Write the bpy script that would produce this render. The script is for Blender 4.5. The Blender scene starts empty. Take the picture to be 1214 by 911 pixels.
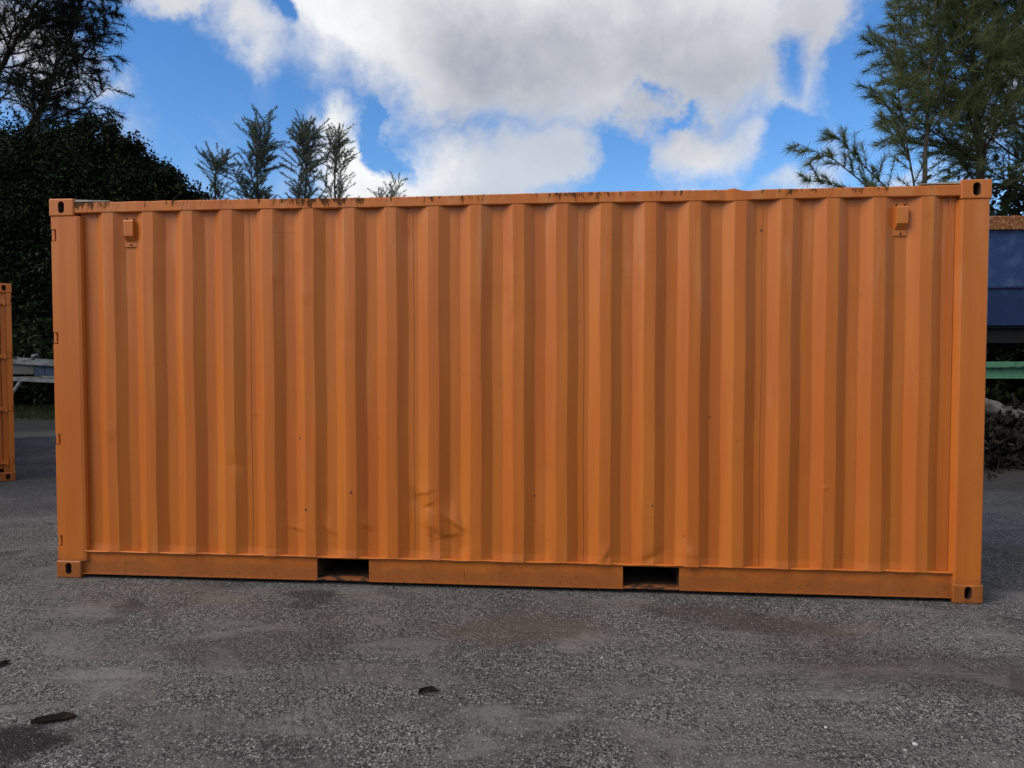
import bpy, bmesh, math, random
import numpy as np
from mathutils import Vector, Matrix, Euler

SC = bpy.context.scene
COL = SC.collection
rnd = random.Random(7)
rng = np.random.default_rng(11)
R = math.radians

# ------------------------------------------------------------------ camera
CAM_LOC = Vector((0.5275, -4.553, 1.4976))
CAM_ROT = Euler((1.5374, -0.0001, 0.0885), 'XYZ')
F_PX, PW, PH = 842.0, 1214.0, 911.0
cam_data = bpy.data.cameras.new('camera')
cam = bpy.data.objects.new('camera', cam_data)
COL.objects.link(cam)
cam.location = CAM_LOC
cam.rotation_euler = CAM_ROT
cam_data.sensor_fit = 'HORIZONTAL'
cam_data.sensor_width = 36.0
cam_data.lens = 36.0 * F_PX / PW
cam_data.clip_start = 0.05
cam_data.clip_end = 3000.0
SC.camera = cam
CM = CAM_ROT.to_matrix()


def ray(u, v):
    return CM @ Vector(((u - PW / 2) / F_PX, -(v - PH / 2) / F_PX, -1.0))


def at(u, v, depth):
    """measured point of the photograph at a given depth in metres"""
    return CAM_LOC + ray(u, v) * depth


def ground_at(u, v):
    d = ray(u, v)
    return CAM_LOC - d * (CAM_LOC.z / d.z)


# ------------------------------------------------------------------ light
SC.view_settings.view_transform = 'Standard'
SC.view_settings.look = 'None'
SC.view_settings.exposure = 0.0
SC.view_settings.gamma = 1.0
SUN_EL, SUN_DIR_XY = 40.0, (-0.848, -0.530)
sun_data = bpy.data.lights.new('sun', 'SUN')
sun_data.energy = 2.6
sun_data.angle = R(34)
sun_data.color = (1.0, 0.92, 0.80)
sun = bpy.data.objects.new('sun', sun_data)
COL.objects.link(sun)
sd = Vector((SUN_DIR_XY[0], SUN_DIR_XY[1], 0)).normalized() * math.cos(R(SUN_EL))
sd.z = math.sin(R(SUN_EL))
sun.rotation_euler = sd.to_track_quat('Z', 'Y').to_euler()
sun.location = (-20, -10, 30)


class Nodes:
    def __init__(self, tree):
        self.t = tree
        tree.nodes.clear()

    def n(self, kind, inputs=None, **props):
        nd = self.t.nodes.new(kind)
        for k, v in props.items():
            setattr(nd, k, v)
        for k, v in (inputs or {}).items():
            s = nd.inputs[k]
            if isinstance(v, bpy.types.NodeSocket):
                self.t.links.new(v, s)
            else:
                s.default_value = v
        return nd

    def math(self, op, a, b=0.0, c=None, clamp=False):
        ins = {0: a, 1: b}
        if c is not None:
            ins[2] = c
        return self.n('ShaderNodeMath', ins, operation=op, use_clamp=clamp).outputs[0]

    def mix(self, fac, a, b, blend='MIX'):
        nd = self.n('ShaderNodeMix', None, data_type='RGBA', blend_type=blend)
        for i, v in ((0, fac), (6, a), (7, b)):
            if isinstance(v, bpy.types.NodeSocket):
                self.t.links.new(v, nd.inputs[i])
            else:
                if i and len(v) == 3:
                    v = (*v, 1)
                nd.inputs[i].default_value = v
        return nd.outputs[2]

    def ramp(self, fac, lo, hi, a=0.0, b=1.0, smooth=True):
        return self.n('ShaderNodeMapRange', {0: fac, 1: lo, 2: hi, 3: a, 4: b},
                      interpolation_type='SMOOTHSTEP' if smooth else 'LINEAR').outputs[0]

    def noise(self, vec, scale, detail=4, rough=0.55, dim='3D', distort=0.0):
        return self.n('ShaderNodeTexNoise', {'Vector': vec, 'Scale': scale, 'Detail': detail, 'Roughness': rough,
                                             'Distortion': distort}, noise_dimensions=dim).outputs[0]


world = bpy.data.worlds.new('World')
SC.world = world
world.use_nodes = True


def build_sky():
    w = Nodes(world.node_tree)
    out = w.n('ShaderNodeOutputWorld')
    bg = w.n('ShaderNodeBackground', {'Strength': 0.1})
    w.t.links.new(bg.outputs[0], out.inputs[0])
    sky = w.n('ShaderNodeTexSky', sky_type='NISHITA')
    sky.sun_disc = False
    sky.sun_elevation = R(SUN_EL)
    sky.sun_rotation = math.atan2(SUN_DIR_XY[0], SUN_DIR_XY[1])
    sky.air_density = 1.0
    sky.dust_density = 0.25
    sky.ozone_density = 3.0
    tc = w.n('ShaderNodeTexCoord')
    d = tc.outputs['Generated']
    sep = w.n('ShaderNodeSeparateXYZ', {0: d})
    x, y, z = sep.outputs
    az = w.math('ARCTAN2', x, y)
    el = w.math('ARCSINE', z)
    uv = w.n('ShaderNodeCombineXYZ', {0: az, 1: el, 2: 0.0}).outputs[0]
    # ragged edges: shift the lookup by two octaves of noise in direction space
    nz1 = w.n('ShaderNodeTexNoise', {'Vector': d, 'Scale': 6.0, 'Detail': 7.0, 'Roughness': 0.62}).outputs['Color']
    off = w.n('ShaderNodeVectorMath', {0: nz1, 1: (0.5, 0.5, 0.5)}, operation='SUBTRACT').outputs[0]
    off = w.n('ShaderNodeVectorMath', {0: off, 1: (0.20, 0.20, 0.0)}, operation='MULTIPLY').outputs[0]
    uvd = w.n('ShaderNodeVectorMath', {0: uv, 1: off}, operation='ADD').outputs[0]

    def direction(px, py):
        r = ray(px, py).normalized()
        return math.atan2(r.x, r.y), math.asin(r.z)

    def blob(px, py, rx, ry, rot=0.0, vec=uvd):
        a, e = direction(px, py)
        a1, _ = direction(px + 10, py)
        _, e1 = direction(px, py - 10)
        sx, sy = abs(a1 - a) / 10 * rx, abs(e1 - e) / 10 * ry
        m = w.n('ShaderNodeMapping', {'Vector': vec, 'Location': (a, e, 0), 'Rotation': (0, 0, R(rot)),
                                      'Scale': (sx, sy, 1.0)}, vector_type='TEXTURE')
        g = w.n('ShaderNodeTexGradient', {'Vector': m.outputs[0]}, gradient_type='SPHERICAL')
        return g.outputs['Fac']

    def gather(items, op='MAXIMUM'):
        acc = None
        for it in items:
            wgt, args = it[0], it[1:]
            v = w.math('MULTIPLY', blob(*args), wgt)
            acc = v if acc is None else w.math(op, acc, v)
        return acc

    # cloud banks of this sky: weight, centre, radii, tilt
    bank = [
        (2.2, 660, 10, 420, 150, 0), (2.0, 560, 60, 290, 115, -6), (1.9, 800, 60, 290, 125, 4),
        (1.6, 940, 50, 140, 140, 10), (1.7, 420, 25, 180, 85, -20),
        (1.3, 215, -8, 210, 36, 6), (1.1, 280, 42, 75, 50, -25),
        (1.8, 455, 215, 120, 75, -35), (1.9, 560, 220, 135, 110, 0), (1.9, 635, 180, 100, 80, 10),
        (1.25, 825, 180, 85, 58, 0), (1.4, 405, 160, 36, 60, 0),
        (0.7, 945, 205, 60, 36, 15), (0.8, 1085, 208, 60, 26, 0), (0.7, 1150, 165, 35, 50, 0),
        (1.4, 20, 40, 90, 90, 0), (0.6, 1180, 90, 60, 50, 0), (0.55, 115, 95, 50, 26, 20),
    ]
    holes = [(1.35, 946, 78, 44, 66, 0), (1.2, 768, 104, 22, 30, 10), (1.1, 792, 138, 36, 18, 0),
             (1.25, 462, 172, 22, 66, 24), (1.3, 335, 20, 26, 36, 20), (1.6, 725, 205, 62, 75, 0), (1.3, 930, 175, 60, 45, -10),
             (1.0, 1040, 60, 40, 120, 0)]
    dens = w.math('SUBTRACT', gather(bank), gather(holes))
    # elsewhere unseen broken cloud goes on, its cover set to whiten the ambient light
    other = w.noise(d, 2.3, 6, 0.6)
    a_c, e_c = direction(607, 120)
    win = blob(607, 120, 1500, 1100, 0, uv)
    view = w.ramp(win, 0.25, 0.55)
    gen = w.ramp(other, 0.38, 0.62, -0.4, 1.9, smooth=False)
    up = w.ramp(z, -0.02, 0.10)
    gen = w.math('MULTIPLY', gen, up)
    mixed = w.n('ShaderNodeMix', {0: view, 2: gen, 3: dens}, data_type='FLOAT').outputs[0]
    fine = w.noise(d, 9.0, 10, 0.64, distort=0.35)
    fine = w.math('SUBTRACT', fine, 0.5)
    mixed = w.math('ADD', mixed, w.math('MULTIPLY', fine, 1.7))
    mask = w.ramp(mixed, -0.12, 1.12)
    # cloud shading: near bases are grey, rims and far heaps are bright
    base = gather([(1.0, 640, 85, 330, 120, 0), (1.0, 860, 90, 260, 120, 8), (0.8, 560, 140, 130, 60, 10), (0.85, 20, 20, 190, 110, 0)])
    bright = gather([(1.0, 430, 205, 130, 110, -25), (1.0, 440, 45, 160, 90, -15), (0.75, 520, 190, 110, 60, 0),
                     (0.5, 640, -20, 300, 70, 0)])
    lum = w.noise(d, 7.5, 7, 0.6)
    tone = w.math('ADD', w.math('SUBTRACT', w.math('MULTIPLY', bright, 0.9), w.math('MULTIPLY', base, 0.75)),
                  w.math('MULTIPLY', w.math('SUBTRACT', lum, 0.5), 1.5))
    thick = w.ramp(mixed, 0.5, 2.2)
    tone = w.math('SUBTRACT', tone, w.math('MULTIPLY', thick, 0.25))
    tone = w.ramp(tone, -0.95, 0.55, 0.0, 1.0, smooth=False)
    ccol = w.mix(tone, CLOUD_DARK, CLOUD_LIGHT)
    # distant shower: cool translucent veil
    veil = w.ramp(blob(640, 215, 150, 120, 0), 0.0, 0.6)
    ccol = w.mix(w.math('MULTIPLY', veil, 0.65), ccol, CLOUD_VEIL)
    skyc = w.n('ShaderNodeHueSaturation', {'Hue': 0.506, 'Saturation': 1.28, 'Value': SKY_GAIN, 'Color': sky.outputs[0]}).outputs[0]
    col = w.mix(w.math('MULTIPLY', mask, 0.97), skyc, ccol)
    w.t.links.new(col, bg.inputs['Color'])


CLOUD_DARK = (4.1, 4.3, 4.9)
CLOUD_LIGHT = (9.9, 9.9, 9.85)
CLOUD_VEIL = (5.0, 5.6, 6.7)
SKY_GAIN = 1.75
build_sky()


# ------------------------------------------------------------------ object helpers
def tag(o, label=None, cat=None, group=None, kind=None):
    if label: o['label'] = label
    if cat: o['category'] = cat
    if group: o['group'] = group
    if kind: o['kind'] = kind
    return o


def thing(name, label, cat, loc=(0, 0, 0), rotz=0.0, group=None):
    o = bpy.data.objects.new(name, None)
    o.empty_display_size = 0.2
    COL.objects.link(o)
    o.location = loc
    o.rotation_euler = (0, 0, rotz)
    return tag(o, label, cat, group)


def link(name, me, mat=None, parent=None):
    o = bpy.data.objects.new(name, me)
    COL.objects.link(o)
    if mat is not None and not me.materials:
        me.materials.append(mat)
    if parent is not None:
        o.parent = parent
    return o


def copy_tree(o, parent=None):
    c = o.copy()
    COL.objects.link(c)
    if parent is not None:
        c.parent = parent
        c.matrix_parent_inverse = o.matrix_parent_inverse
    for ch in [k for k in bpy.data.objects if k.parent == o]:
        copy_tree(ch, c)
    return c


class MB:
    """collects shapes and links them as one mesh object"""
    def __init__(self):
        self.bm = bmesh.new()

    def box(self, x0, x1, y0, y1, z0, z1, bevel=0.0, seg=2):
        vs = [self.bm.verts.new(p) for p in ((x0, y0, z0), (x1, y0, z0), (x1, y1, z0), (x0, y1, z0),
                                             (x0, y0, z1), (x1, y0, z1), (x1, y1, z1), (x0, y1, z1))]
        fs = [self.bm.faces.new([vs[i] for i in f]) for f in
              ((0, 3, 2, 1), (4, 5, 6, 7), (0, 1, 5, 4), (1, 2, 6, 5), (2, 3, 7, 6), (3, 0, 4, 7))]
        if bevel:
            es = list({e for f in fs for e in f.edges})
            bmesh.ops.bevel(self.bm, geom=es, offset=bevel, segments=seg, affect='EDGES', profile=0.6)
        return self

    def prism(self, pts, axis, a, b):
        """extrude a 2-D outline along an axis (0, 1 or 2)"""
        def p3(p, h):
            q = list(p)
            q.insert(axis, h)
            return q
        lo = [self.bm.verts.new(p3(p, a)) for p in pts]
        hi = [self.bm.verts.new(p3(p, b)) for p in pts]
        n = len(pts)
        for i in range(n):
            self.bm.faces.new((lo[i], lo[(i + 1) % n], hi[(i + 1) % n], hi[i]))
        self.bm.faces.new(lo[::-1])
        self.bm.faces.new(hi)
        return self

    def tube(self, pts, radii, n=8, cap=True):
        pts = [Vector(p) for p in pts]
        if not hasattr(radii, '__len__'):
            radii = [radii] * len(pts)
        rings = []
        ref = None
        for i, p in enumerate(pts):
            t = (pts[min(i + 1, len(pts) - 1)] - pts[max(i - 1, 0)]).normalized()
            if ref is None:
                ref = t.orthogonal().normalized()
            a = (ref - t * ref.dot(t)).normalized()
            ref = a
            b = t.cross(a)
            rings.append([self.bm.verts.new(p + (a * math.cos(2 * math.pi * k / n) + b * math.sin(2 * math.pi * k / n)) * radii[i])
                          for k in range(n)])
        for r0, r1 in zip(rings, rings[1:]):
            for k in range(n):
                self.bm.faces.new((r0[k], r0[(k + 1) % n], r1[(k + 1) % n], r1[k]))
        if cap:
            self.bm.faces.new(rings[0][::-1])
            self.bm.faces.new(rings[-1])
        return self

    def mesh(self, name, smooth=False, flip=None):
        if flip is not None:
            bmesh.ops.scale(self.bm, vec=flip, verts=self.bm.verts)
        bmesh.ops.recalc_face_normals(self.bm, faces=self.bm.faces)
        me = bpy.data.meshes.new(name)
        self.bm.to_mesh(me)
        self.bm.free()
        if smooth:
            for p in me.polygons:
                p.use_smooth = True
        return me

    def build(self, name, mat, parent=None, smooth=False, flip=None):
        return link(name, self.mesh(name, smooth, flip), mat, parent)


def np_mesh(name, verts, faces, mat, smooth=False):
    """mesh from arrays; faces is (n,3) or (n,4)"""
    me = bpy.data.meshes.new(name)
    verts = np.asarray(verts, dtype=np.float32)
    faces = np.asarray(faces, dtype=np.int32)
    k = faces.shape[1]
    me.vertices.add(len(verts))
    me.vertices.foreach_set('co', verts.ravel())
    me.loops.add(faces.size)
    me.loops.foreach_set('vertex_index', faces.ravel())
    me.polygons.add(len(faces))
    me.polygons.foreach_set('loop_start', np.arange(0, faces.size, k, dtype=np.int32))
    me.polygons.foreach_set('loop_total', np.full(len(faces), k, dtype=np.int32))
    me.polygons.foreach_set('use_smooth', np.full(len(faces), bool(smooth)))
    me.update(calc_edges=True)
    me.validate()
    me.materials.append(mat)
    return me


# ------------------------------------------------------------------ materials
def new_mat(name):
    m = bpy.data.materials.new(name)
    m.use_nodes = True
    w = Nodes(m.node_tree)
    out = w.n('ShaderNodeOutputMaterial')
    b = w.n('ShaderNodeBsdfPrincipled')
    w.t.links.new(b.outputs[0], out.inputs[0])
    return m, w, b, out


def set_in(w, b, key, v):
    if isinstance(v, bpy.types.NodeSocket):
        w.t.links.new(v, b.inputs[key])
    else:
        b.inputs[key].default_value = (*v, 1) if hasattr(v, '__len__') and len(v) == 3 else v


def bump(w, b, height, strength, dist):
    n = w.n('ShaderNodeBump', {'Height': height, 'Strength': strength, 'Distance': dist})
    w.t.links.new(n.outputs[0], b.inputs['Normal'])


def scaled(w, vec, s):
    return w.n('ShaderNodeVectorMath', {0: vec, 1: s}, operation='MULTIPLY').outputs[0]


def orange_paint(name, streaks=True, mould=0.0):
    m, w, b, out = new_mat(name)
    co = w.n('ShaderNodeTexCoord').outputs['Object']
    sep = w.n('ShaderNodeSeparateXYZ', {0: co})
    # hand rolled paint: two slightly different coats, in tall vertical passes
    pas = w.noise(scaled(w, co, (9.0, 9.0, 0.55)), 1.0, 3, 0.5)
    blot = w.noise(co, 2.2, 5, 0.6)
    c = w.mix(w.ramp(pas, 0.34, 0.66), (0.475, 0.122, 0.0165), (0.53, 0.152, 0.020))
    c = w.mix(w.math('MULTIPLY', w.ramp(blot, 0.52, 0.75), 0.45), c, (0.43, 0.112, 0.014))
    # thin coat: the older yellower orange shows at scattered patches
    old = w.noise(scaled(w, co, (14.0, 14.0, 2.2)), 1.0, 4, 0.6)
    c = w.mix(w.math('MULTIPLY', w.ramp(old, 0.62, 0.74), 0.4), c, (0.52, 0.18, 0.024))
    # chalked paint, mostly high up where rain has washed it, in drips
    chalk = w.noise(scaled(w, co, (11.0, 11.0, 1.1)), 1.0, 5, 0.65)
    hi_ = w.ramp(sep.outputs[2], 1.3, 2.6)
    chm = w.math('MULTIPLY', w.ramp(w.math('ADD', chalk, w.math('MULTIPLY', hi_, 0.12)), 0.60, 0.78), 0.35)
    c = w.mix(chm, c, (0.56, 0.235, 0.085))
    # thin scratches at odd angles
    sc_ = w.noise(co, 1.1, 2, 0.5)
    for ang_, sd_ in ((18, 3.0), (-35, 9.0)):
        mp_ = w.n('ShaderNodeMapping', {'Vector': co, 'Rotation': (0, R(ang_), 0), 'Location': (sd_, 0, sd_), 'Scale': (1.6, 1.6, 60.0)})
        ln_ = w.noise(mp_.outputs[0], 1.0, 2, 0.5)
        c = w.mix(w.math('MULTIPLY', w.math('MULTIPLY', w.ramp(ln_, 0.735, 0.76), w.ramp(sc_, 0.50, 0.60)), 0.5), c, (0.22, 0.07, 0.025))
    fines = w.noise(co, 70.0, 3, 0.6)
    c = w.mix(w.math('MULTIPLY', w.ramp(fines, 0.66, 0.78), 0.25), c, (0.30, 0.10, 0.03))
    # road splash dried on along the foot: specks and a thin brown film with a ragged upper edge
    spl = w.noise(scaled(w, co, (5.0, 5.0, 9.0)), 1.0, 6, 0.7)
    low = w.math('ADD', w.ramp(sep.outputs[2], 0.24, 0.02), w.math('MULTIPLY', w.math('SUBTRACT', spl, 0.5), 1.6))
    c = w.mix(w.math('MULTIPLY', w.ramp(low, 0.15, 0.85), 0.62), c, (0.20, 0.072, 0.022))
    spk = w.noise(co, 42.0, 4, 0.7)
    c = w.mix(w.math('MULTIPLY', w.ramp(w.math('ADD', spk, w.math('MULTIPLY', low, 0.10)), 0.66, 0.74), 0.6), c, (0.07, 0.034, 0.018))
    # chips down to primer, very few
    chip = w.n('ShaderNodeTexVoronoi', {'Vector': scaled(w, co, (5.0, 5.0, 4.0)), 'Scale': 1.0, 'Randomness': 1.0})
    chipm = w.math('MULTIPLY', w.ramp(chip.outputs['Distance'], 0.050, 0.028), w.ramp(w.noise(co, 1.3, 2), 0.50, 0.56))
    c = w.mix(chipm, c, (0.10, 0.035, 0.018))
    if mould:
        # black mould that grew down from the rail edges in tufts
        tuft = w.noise(scaled(w, co, (24.0, 24.0, 7.0)), 1.0, 5, 0.75)
        area = w.noise(scaled(w, co, (1.6, 1.0, 1.0)), 1.0, 2, 0.5)
        top = w.ramp(sep.outputs[2], 2.44, 2.56)
        k = w.math('ADD', w.math('MULTIPLY', top, 0.27), w.math('ADD', tuft, w.math('MULTIPLY', area, 0.5)))
        mm = w.math('MULTIPLY', w.ramp(k, 0.99, 1.12), mould)
        c = w.mix(mm, c, (0.034, 0.022, 0.016))
    set_in(w, b, 'Base Color', c)
    rough = w.ramp(blot, 0.3, 0.8, 0.33, 0.48, smooth=False)
    if mould:
        rough = w.math('ADD', rough, w.math('MULTIPLY', mm, 0.45))
        set_in(w, b, 'Specular IOR Level', w.math('SUBTRACT', 0.42, w.math('MULTIPLY', mm, 0.42)))
    else:
        b.inputs['Specular IOR Level'].default_value = 0.42
    set_in(w, b, 'Roughness', rough)
    orange = w.noise(co, 180.0, 3, 0.6)
    wave = w.noise(scaled(w, co, (7.0, 7.0, 1.6)), 1.0, 4, 0.55)
    h = w.math('ADD', w.math('MULTIPLY', orange, 0.0005), w.math('MULTIPLY', wave, 0.0022))
    bump(w, b, h, 0.55, 1.0)
    return m


def plain(name, col, rough=0.7, spec=0.2, var=0.25, scale=6.0, metal=0.0, bmp=0.0, col2=None, lo=0.4, hi=0.65):
    m, w, b, out = new_mat(name)
    co = w.n('ShaderNodeTexCoord').outputs['Object']
    n = w.noise(co, scale, 6, 0.62)
    c2 = col2 or tuple(v * (1 - var) for v in col)
    c = w.mix(w.ramp(n, lo, hi), col, c2)
    set_in(w, b, 'Base Color', c)
    b.inputs['Roughness'].default_value = rough
    b.inputs['Metallic'].default_value = metal
    b.inputs['Specular IOR Level'].default_value = spec
    if bmp:
        bump(w, b, w.noise(co, scale * 6, 5, 0.6), 0.6, bmp)
    return m


def leaf_mat(name, dark, light, trans=0.25, scale=0.9):
    m, w, b, out = new_mat(name)
    co = w.n('ShaderNodeTexCoord').outputs['Object']
    isl = w.n('ShaderNodeNewGeometry').outputs['Random Per Island']
    clump = w.noise(co, scale, 4, 0.6)
    f = w.math('ADD', w.math('MULTIPLY', isl, 0.5), w.math('MULTIPLY', w.ramp(clump, 0.35, 0.68), 0.5))
    c = w.mix(f, dark, light)
    set_in(w, b, 'Base Color', c)
    b.inputs['Roughness'].default_value = 0.55
    b.inputs['Specular IOR Level'].default_value = 0.04
    tr = w.n('ShaderNodeBsdfTranslucent', {'Color': c})
    mx = w.n('ShaderNodeMixShader', {0: trans, 1: b.outputs[0], 2: tr.outputs[0]})
    w.t.links.new(mx.outputs[0], out.inputs[0])
    return m


M = {}
M['orange'] = orange_paint('orange_paint')
M['orange_mould'] = orange_paint('orange_paint_mouldy', mould=0.88)
M['roof'] = plain('weathered_roof_paint', (0.42, 0.39, 0.34), 0.85, col2=(0.20, 0.16, 0.12), scale=5)
M['pocket'] = plain('dirty_steel', (0.045, 0.028, 0.02), 0.9, scale=12, col2=(0.09, 0.045, 0.025))
M['strap'] = plain('rusty_orange_strap', (0.30, 0.095, 0.03), 0.8, scale=14, col2=(0.05, 0.03, 0.02), lo=0.42, hi=0.58)
M['underside'] = plain('underside_steel', (0.03, 0.025, 0.022), 0.9)
M['bar'] = plain('galvanised_bar', (0.36, 0.14, 0.05), 0.55)
M['bark'] = plain('tree_bark', (0.045, 0.035, 0.028), 0.95, scale=9, bmp=0.02, col2=(0.085, 0.072, 0.06))
M['needle_right'] = leaf_mat('casuarina_needles', (0.060, 0.078, 0.030), (0.21, 0.24, 0.11), 0.5)
M['needle_left'] = leaf_mat('shaded_casuarina_needles', (0.016, 0.020, 0.014), (0.036, 0.043, 0.030), 0.12)  # same needles, the shade of the backlit crowns put into their colour
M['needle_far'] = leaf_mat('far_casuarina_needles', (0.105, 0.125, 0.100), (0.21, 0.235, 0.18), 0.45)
M['broadleaf'] = leaf_mat('broad_leaves', (0.004, 0.008, 0.004), (0.019, 0.029, 0.012), 0.10)  # backlit darkness of the crown put into the leaf colour
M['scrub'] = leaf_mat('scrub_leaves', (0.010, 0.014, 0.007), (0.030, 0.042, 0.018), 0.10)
M['grass'] = leaf_mat('grass_blades', (0.020, 0.028, 0.011), (0.050, 0.057, 0.024), 0.2, 0.7)
M['blue'] = plain('faded_blue_paint', (0.019, 0.045, 0.130), 0.6, scale=4.5, bmp=0.012, col2=(0.050, 0.082, 0.175), lo=0.44, hi=0.72)
M['blue_dark'] = plain('shaded_blue_paint', (0.010, 0.024, 0.075), 0.6, scale=3.0, col2=(0.02, 0.042, 0.11), lo=0.45, hi=0.7)  # the blue again, with the unlit lower side put into its colour
M['rust'] = plain('flaking_rust', (0.18, 0.065, 0.022), 0.95, scale=16, bmp=0.02, col2=(0.30, 0.15, 0.07), lo=0.46, hi=0.6)
M['black'] = plain('black_steel', (0.012, 0.012, 0.012), 0.8)
M['tyre'] = plain('tyre_rubber', (0.016, 0.016, 0.016), 0.9)
M['green'] = plain('chipped_green_paint', (0.075, 0.20, 0.115), 0.6, scale=9, bmp=0.004, col2=(0.05, 0.15, 0.085), lo=0.5, hi=0.62)
M['white_paint'] = plain('greyed_white_paint', (0.18, 0.19, 0.20), 0.7, scale=5, col2=(0.09, 0.095, 0.10))
M['navy'] = plain('navy_boards', (0.03, 0.05, 0.085), 0.7, scale=4)
M['grey_board'] = plain('grey_boards', (0.10, 0.10, 0.095), 0.8, scale=4)
M['log'] = plain('bleached_log', (0.15, 0.14, 0.125), 0.95, scale=7, bmp=0.015, col2=(0.06, 0.055, 0.045))
M['deadwood'] = plain('dead_brush', (0.016, 0.013, 0.010), 0.95, scale=9)
M['stone'] = leaf_mat('loose_stones', (0.05, 0.049, 0.048), (0.40, 0.385, 0.36), 0.0, 60.0)
M['white_stone'] = plain('white_chip', (0.50, 0.485, 0.45), 0.85, scale=30)
M['dead_leaf'] = plain('dead_leaf', (0.010, 0.008, 0.007), 0.85, spec=0.05, scale=25, col2=(0.022, 0.016, 0.011))


def ground_mat():
    m, w, b, out = new_mat('gravelly_asphalt')
    co = w.n('ShaderNodeTexCoord').outputs['Object']
    flat = scaled(w, co, (1.0, 1.0, 0.0))
    v1 = w.n('ShaderNodeTexVoronoi', {'Vector': flat, 'Scale': 175.0}, voronoi_dimensions='2D')
    v2 = w.n('ShaderNodeTexVoronoi', {'Vector': flat, 'Scale': 88.0}, voronoi_dimensions='2D')
    grain = w.noise(flat, 160.0, 4, 0.7, '2D')
    big = w.noise(flat, 0.55, 6, 0.62, '2D', 0.6)
    mid = w.noise(scaled(w, flat, (0.8, 1.7, 1)), 1.9, 7, 0.66, '2D', 0.4)
    warm = w.noise(scaled(w, flat, (0.7, 1.3, 1)), 0.9, 5, 0.6, '2D')
    v3 = w.n('ShaderNodeTexVoronoi', {'Vector': flat, 'Scale': 62.0}, voronoi_dimensions='2D')
    s3 = w.n('ShaderNodeSeparateColor', {0: v3.outputs['Color']}).outputs
    # exposed stones
    s1 = w.n('ShaderNodeSeparateColor', {0: v1.outputs['Color']}).outputs[0]
    s2 = w.n('ShaderNodeSeparateColor', {0: v2.outputs['Color']}).outputs[0]
    stone = w.mix(w.ramp(s1, 0.25, 1.0), (0.062, 0.061, 0.060), (0.345, 0.336, 0.324))
    stone = w.mix(w.ramp(s2, 0.93, 0.97), stone, (0.30, 0.295, 0.28))
    dot = w.math('MULTIPLY', w.ramp(s3[0], 0.76, 0.80), w.ramp(v3.outputs['Distance'], 0.42, 0.30))
    pit = w.math('MULTIPLY', w.ramp(s3[1], 0.72, 0.78), w.ramp(v3.outputs['Distance'], 0.50, 0.35))
    # between them tar and packed dust
    fines = w.mix(w.ramp(mid, 0.35, 0.68), (0.088, 0.085, 0.082), (0.185, 0.177, 0.167))
    fines = w.mix(w.math('MULTIPLY', w.ramp(warm, 0.50, 0.66), 0.75), fines, (0.125, 0.100, 0.082))
    k = w.math('ADD', mid, w.math('MULTIPLY', w.math('SUBTRACT', grain, 0.5), 0.8))
    expo = w.ramp(k, 0.62, 0.42, 0.14, 0.95)
    c = w.mix(expo, fines, stone)
    gap = w.ramp(v1.outputs['Distance'], 0.45, 0.75)
    c = w.mix(w.math('MULTIPLY', w.math('MULTIPLY', gap, expo), 0.75), c, (0.030, 0.030, 0.031))
    # broad worn and damp areas
    c = w.mix(w.ramp(big, 0.36, 0.66, 0.0, 1.0), w.mix(0.42, c, (0.028, 0.028, 0.030)), c)
    c = w.mix(w.math('MULTIPLY', w.ramp(grain, 0.60, 0.75), 0.35), c, (0.20, 0.197, 0.19))
    c = w.mix(w.math('MULTIPLY', pit, w.ramp(expo, 0.1, 0.6, 0.25, 0.8)), c, (0.026, 0.025, 0.025))
    c = w.mix(w.math('MULTIPLY', dot, w.ramp(expo, 0.1, 0.6, 0.20, 0.85)), c, w.mix(s3[2], (0.20, 0.195, 0.185), (0.44, 0.43, 0.41)))
    # oil spots
    oil = w.noise(flat, 1.25, 3, 0.5, '2D', 0.3)
    c = w.mix(w.math('MULTIPLY', w.ramp(oil, 0.66, 0.74), 0.55), c, (0.030, 0.027, 0.026))
    # damp stains, a dark right patch, and tree shade painted in broadly at left
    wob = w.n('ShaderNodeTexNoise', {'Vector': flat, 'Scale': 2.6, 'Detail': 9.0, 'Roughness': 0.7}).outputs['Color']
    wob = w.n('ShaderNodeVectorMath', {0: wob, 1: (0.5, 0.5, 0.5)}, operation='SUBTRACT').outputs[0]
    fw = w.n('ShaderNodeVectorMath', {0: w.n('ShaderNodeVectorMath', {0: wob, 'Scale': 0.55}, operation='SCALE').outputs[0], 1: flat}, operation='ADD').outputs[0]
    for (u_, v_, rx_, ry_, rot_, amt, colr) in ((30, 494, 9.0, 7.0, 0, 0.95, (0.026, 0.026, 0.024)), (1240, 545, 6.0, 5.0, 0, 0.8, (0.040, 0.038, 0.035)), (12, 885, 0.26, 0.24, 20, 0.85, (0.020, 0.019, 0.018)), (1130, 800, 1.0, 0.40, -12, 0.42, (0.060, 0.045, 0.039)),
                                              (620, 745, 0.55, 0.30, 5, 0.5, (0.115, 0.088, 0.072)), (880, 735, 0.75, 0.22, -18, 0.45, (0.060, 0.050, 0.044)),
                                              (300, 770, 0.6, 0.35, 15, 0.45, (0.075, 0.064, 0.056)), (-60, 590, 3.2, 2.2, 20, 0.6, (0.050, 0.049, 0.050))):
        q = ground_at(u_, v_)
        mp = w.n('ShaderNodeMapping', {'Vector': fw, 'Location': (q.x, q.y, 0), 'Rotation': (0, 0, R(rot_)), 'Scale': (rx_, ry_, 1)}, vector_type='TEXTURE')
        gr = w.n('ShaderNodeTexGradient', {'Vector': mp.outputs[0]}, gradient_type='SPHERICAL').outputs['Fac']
        c = w.mix(w.math('MULTIPLY', w.ramp(gr, 0.0, 0.45), amt), c, colr)
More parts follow.
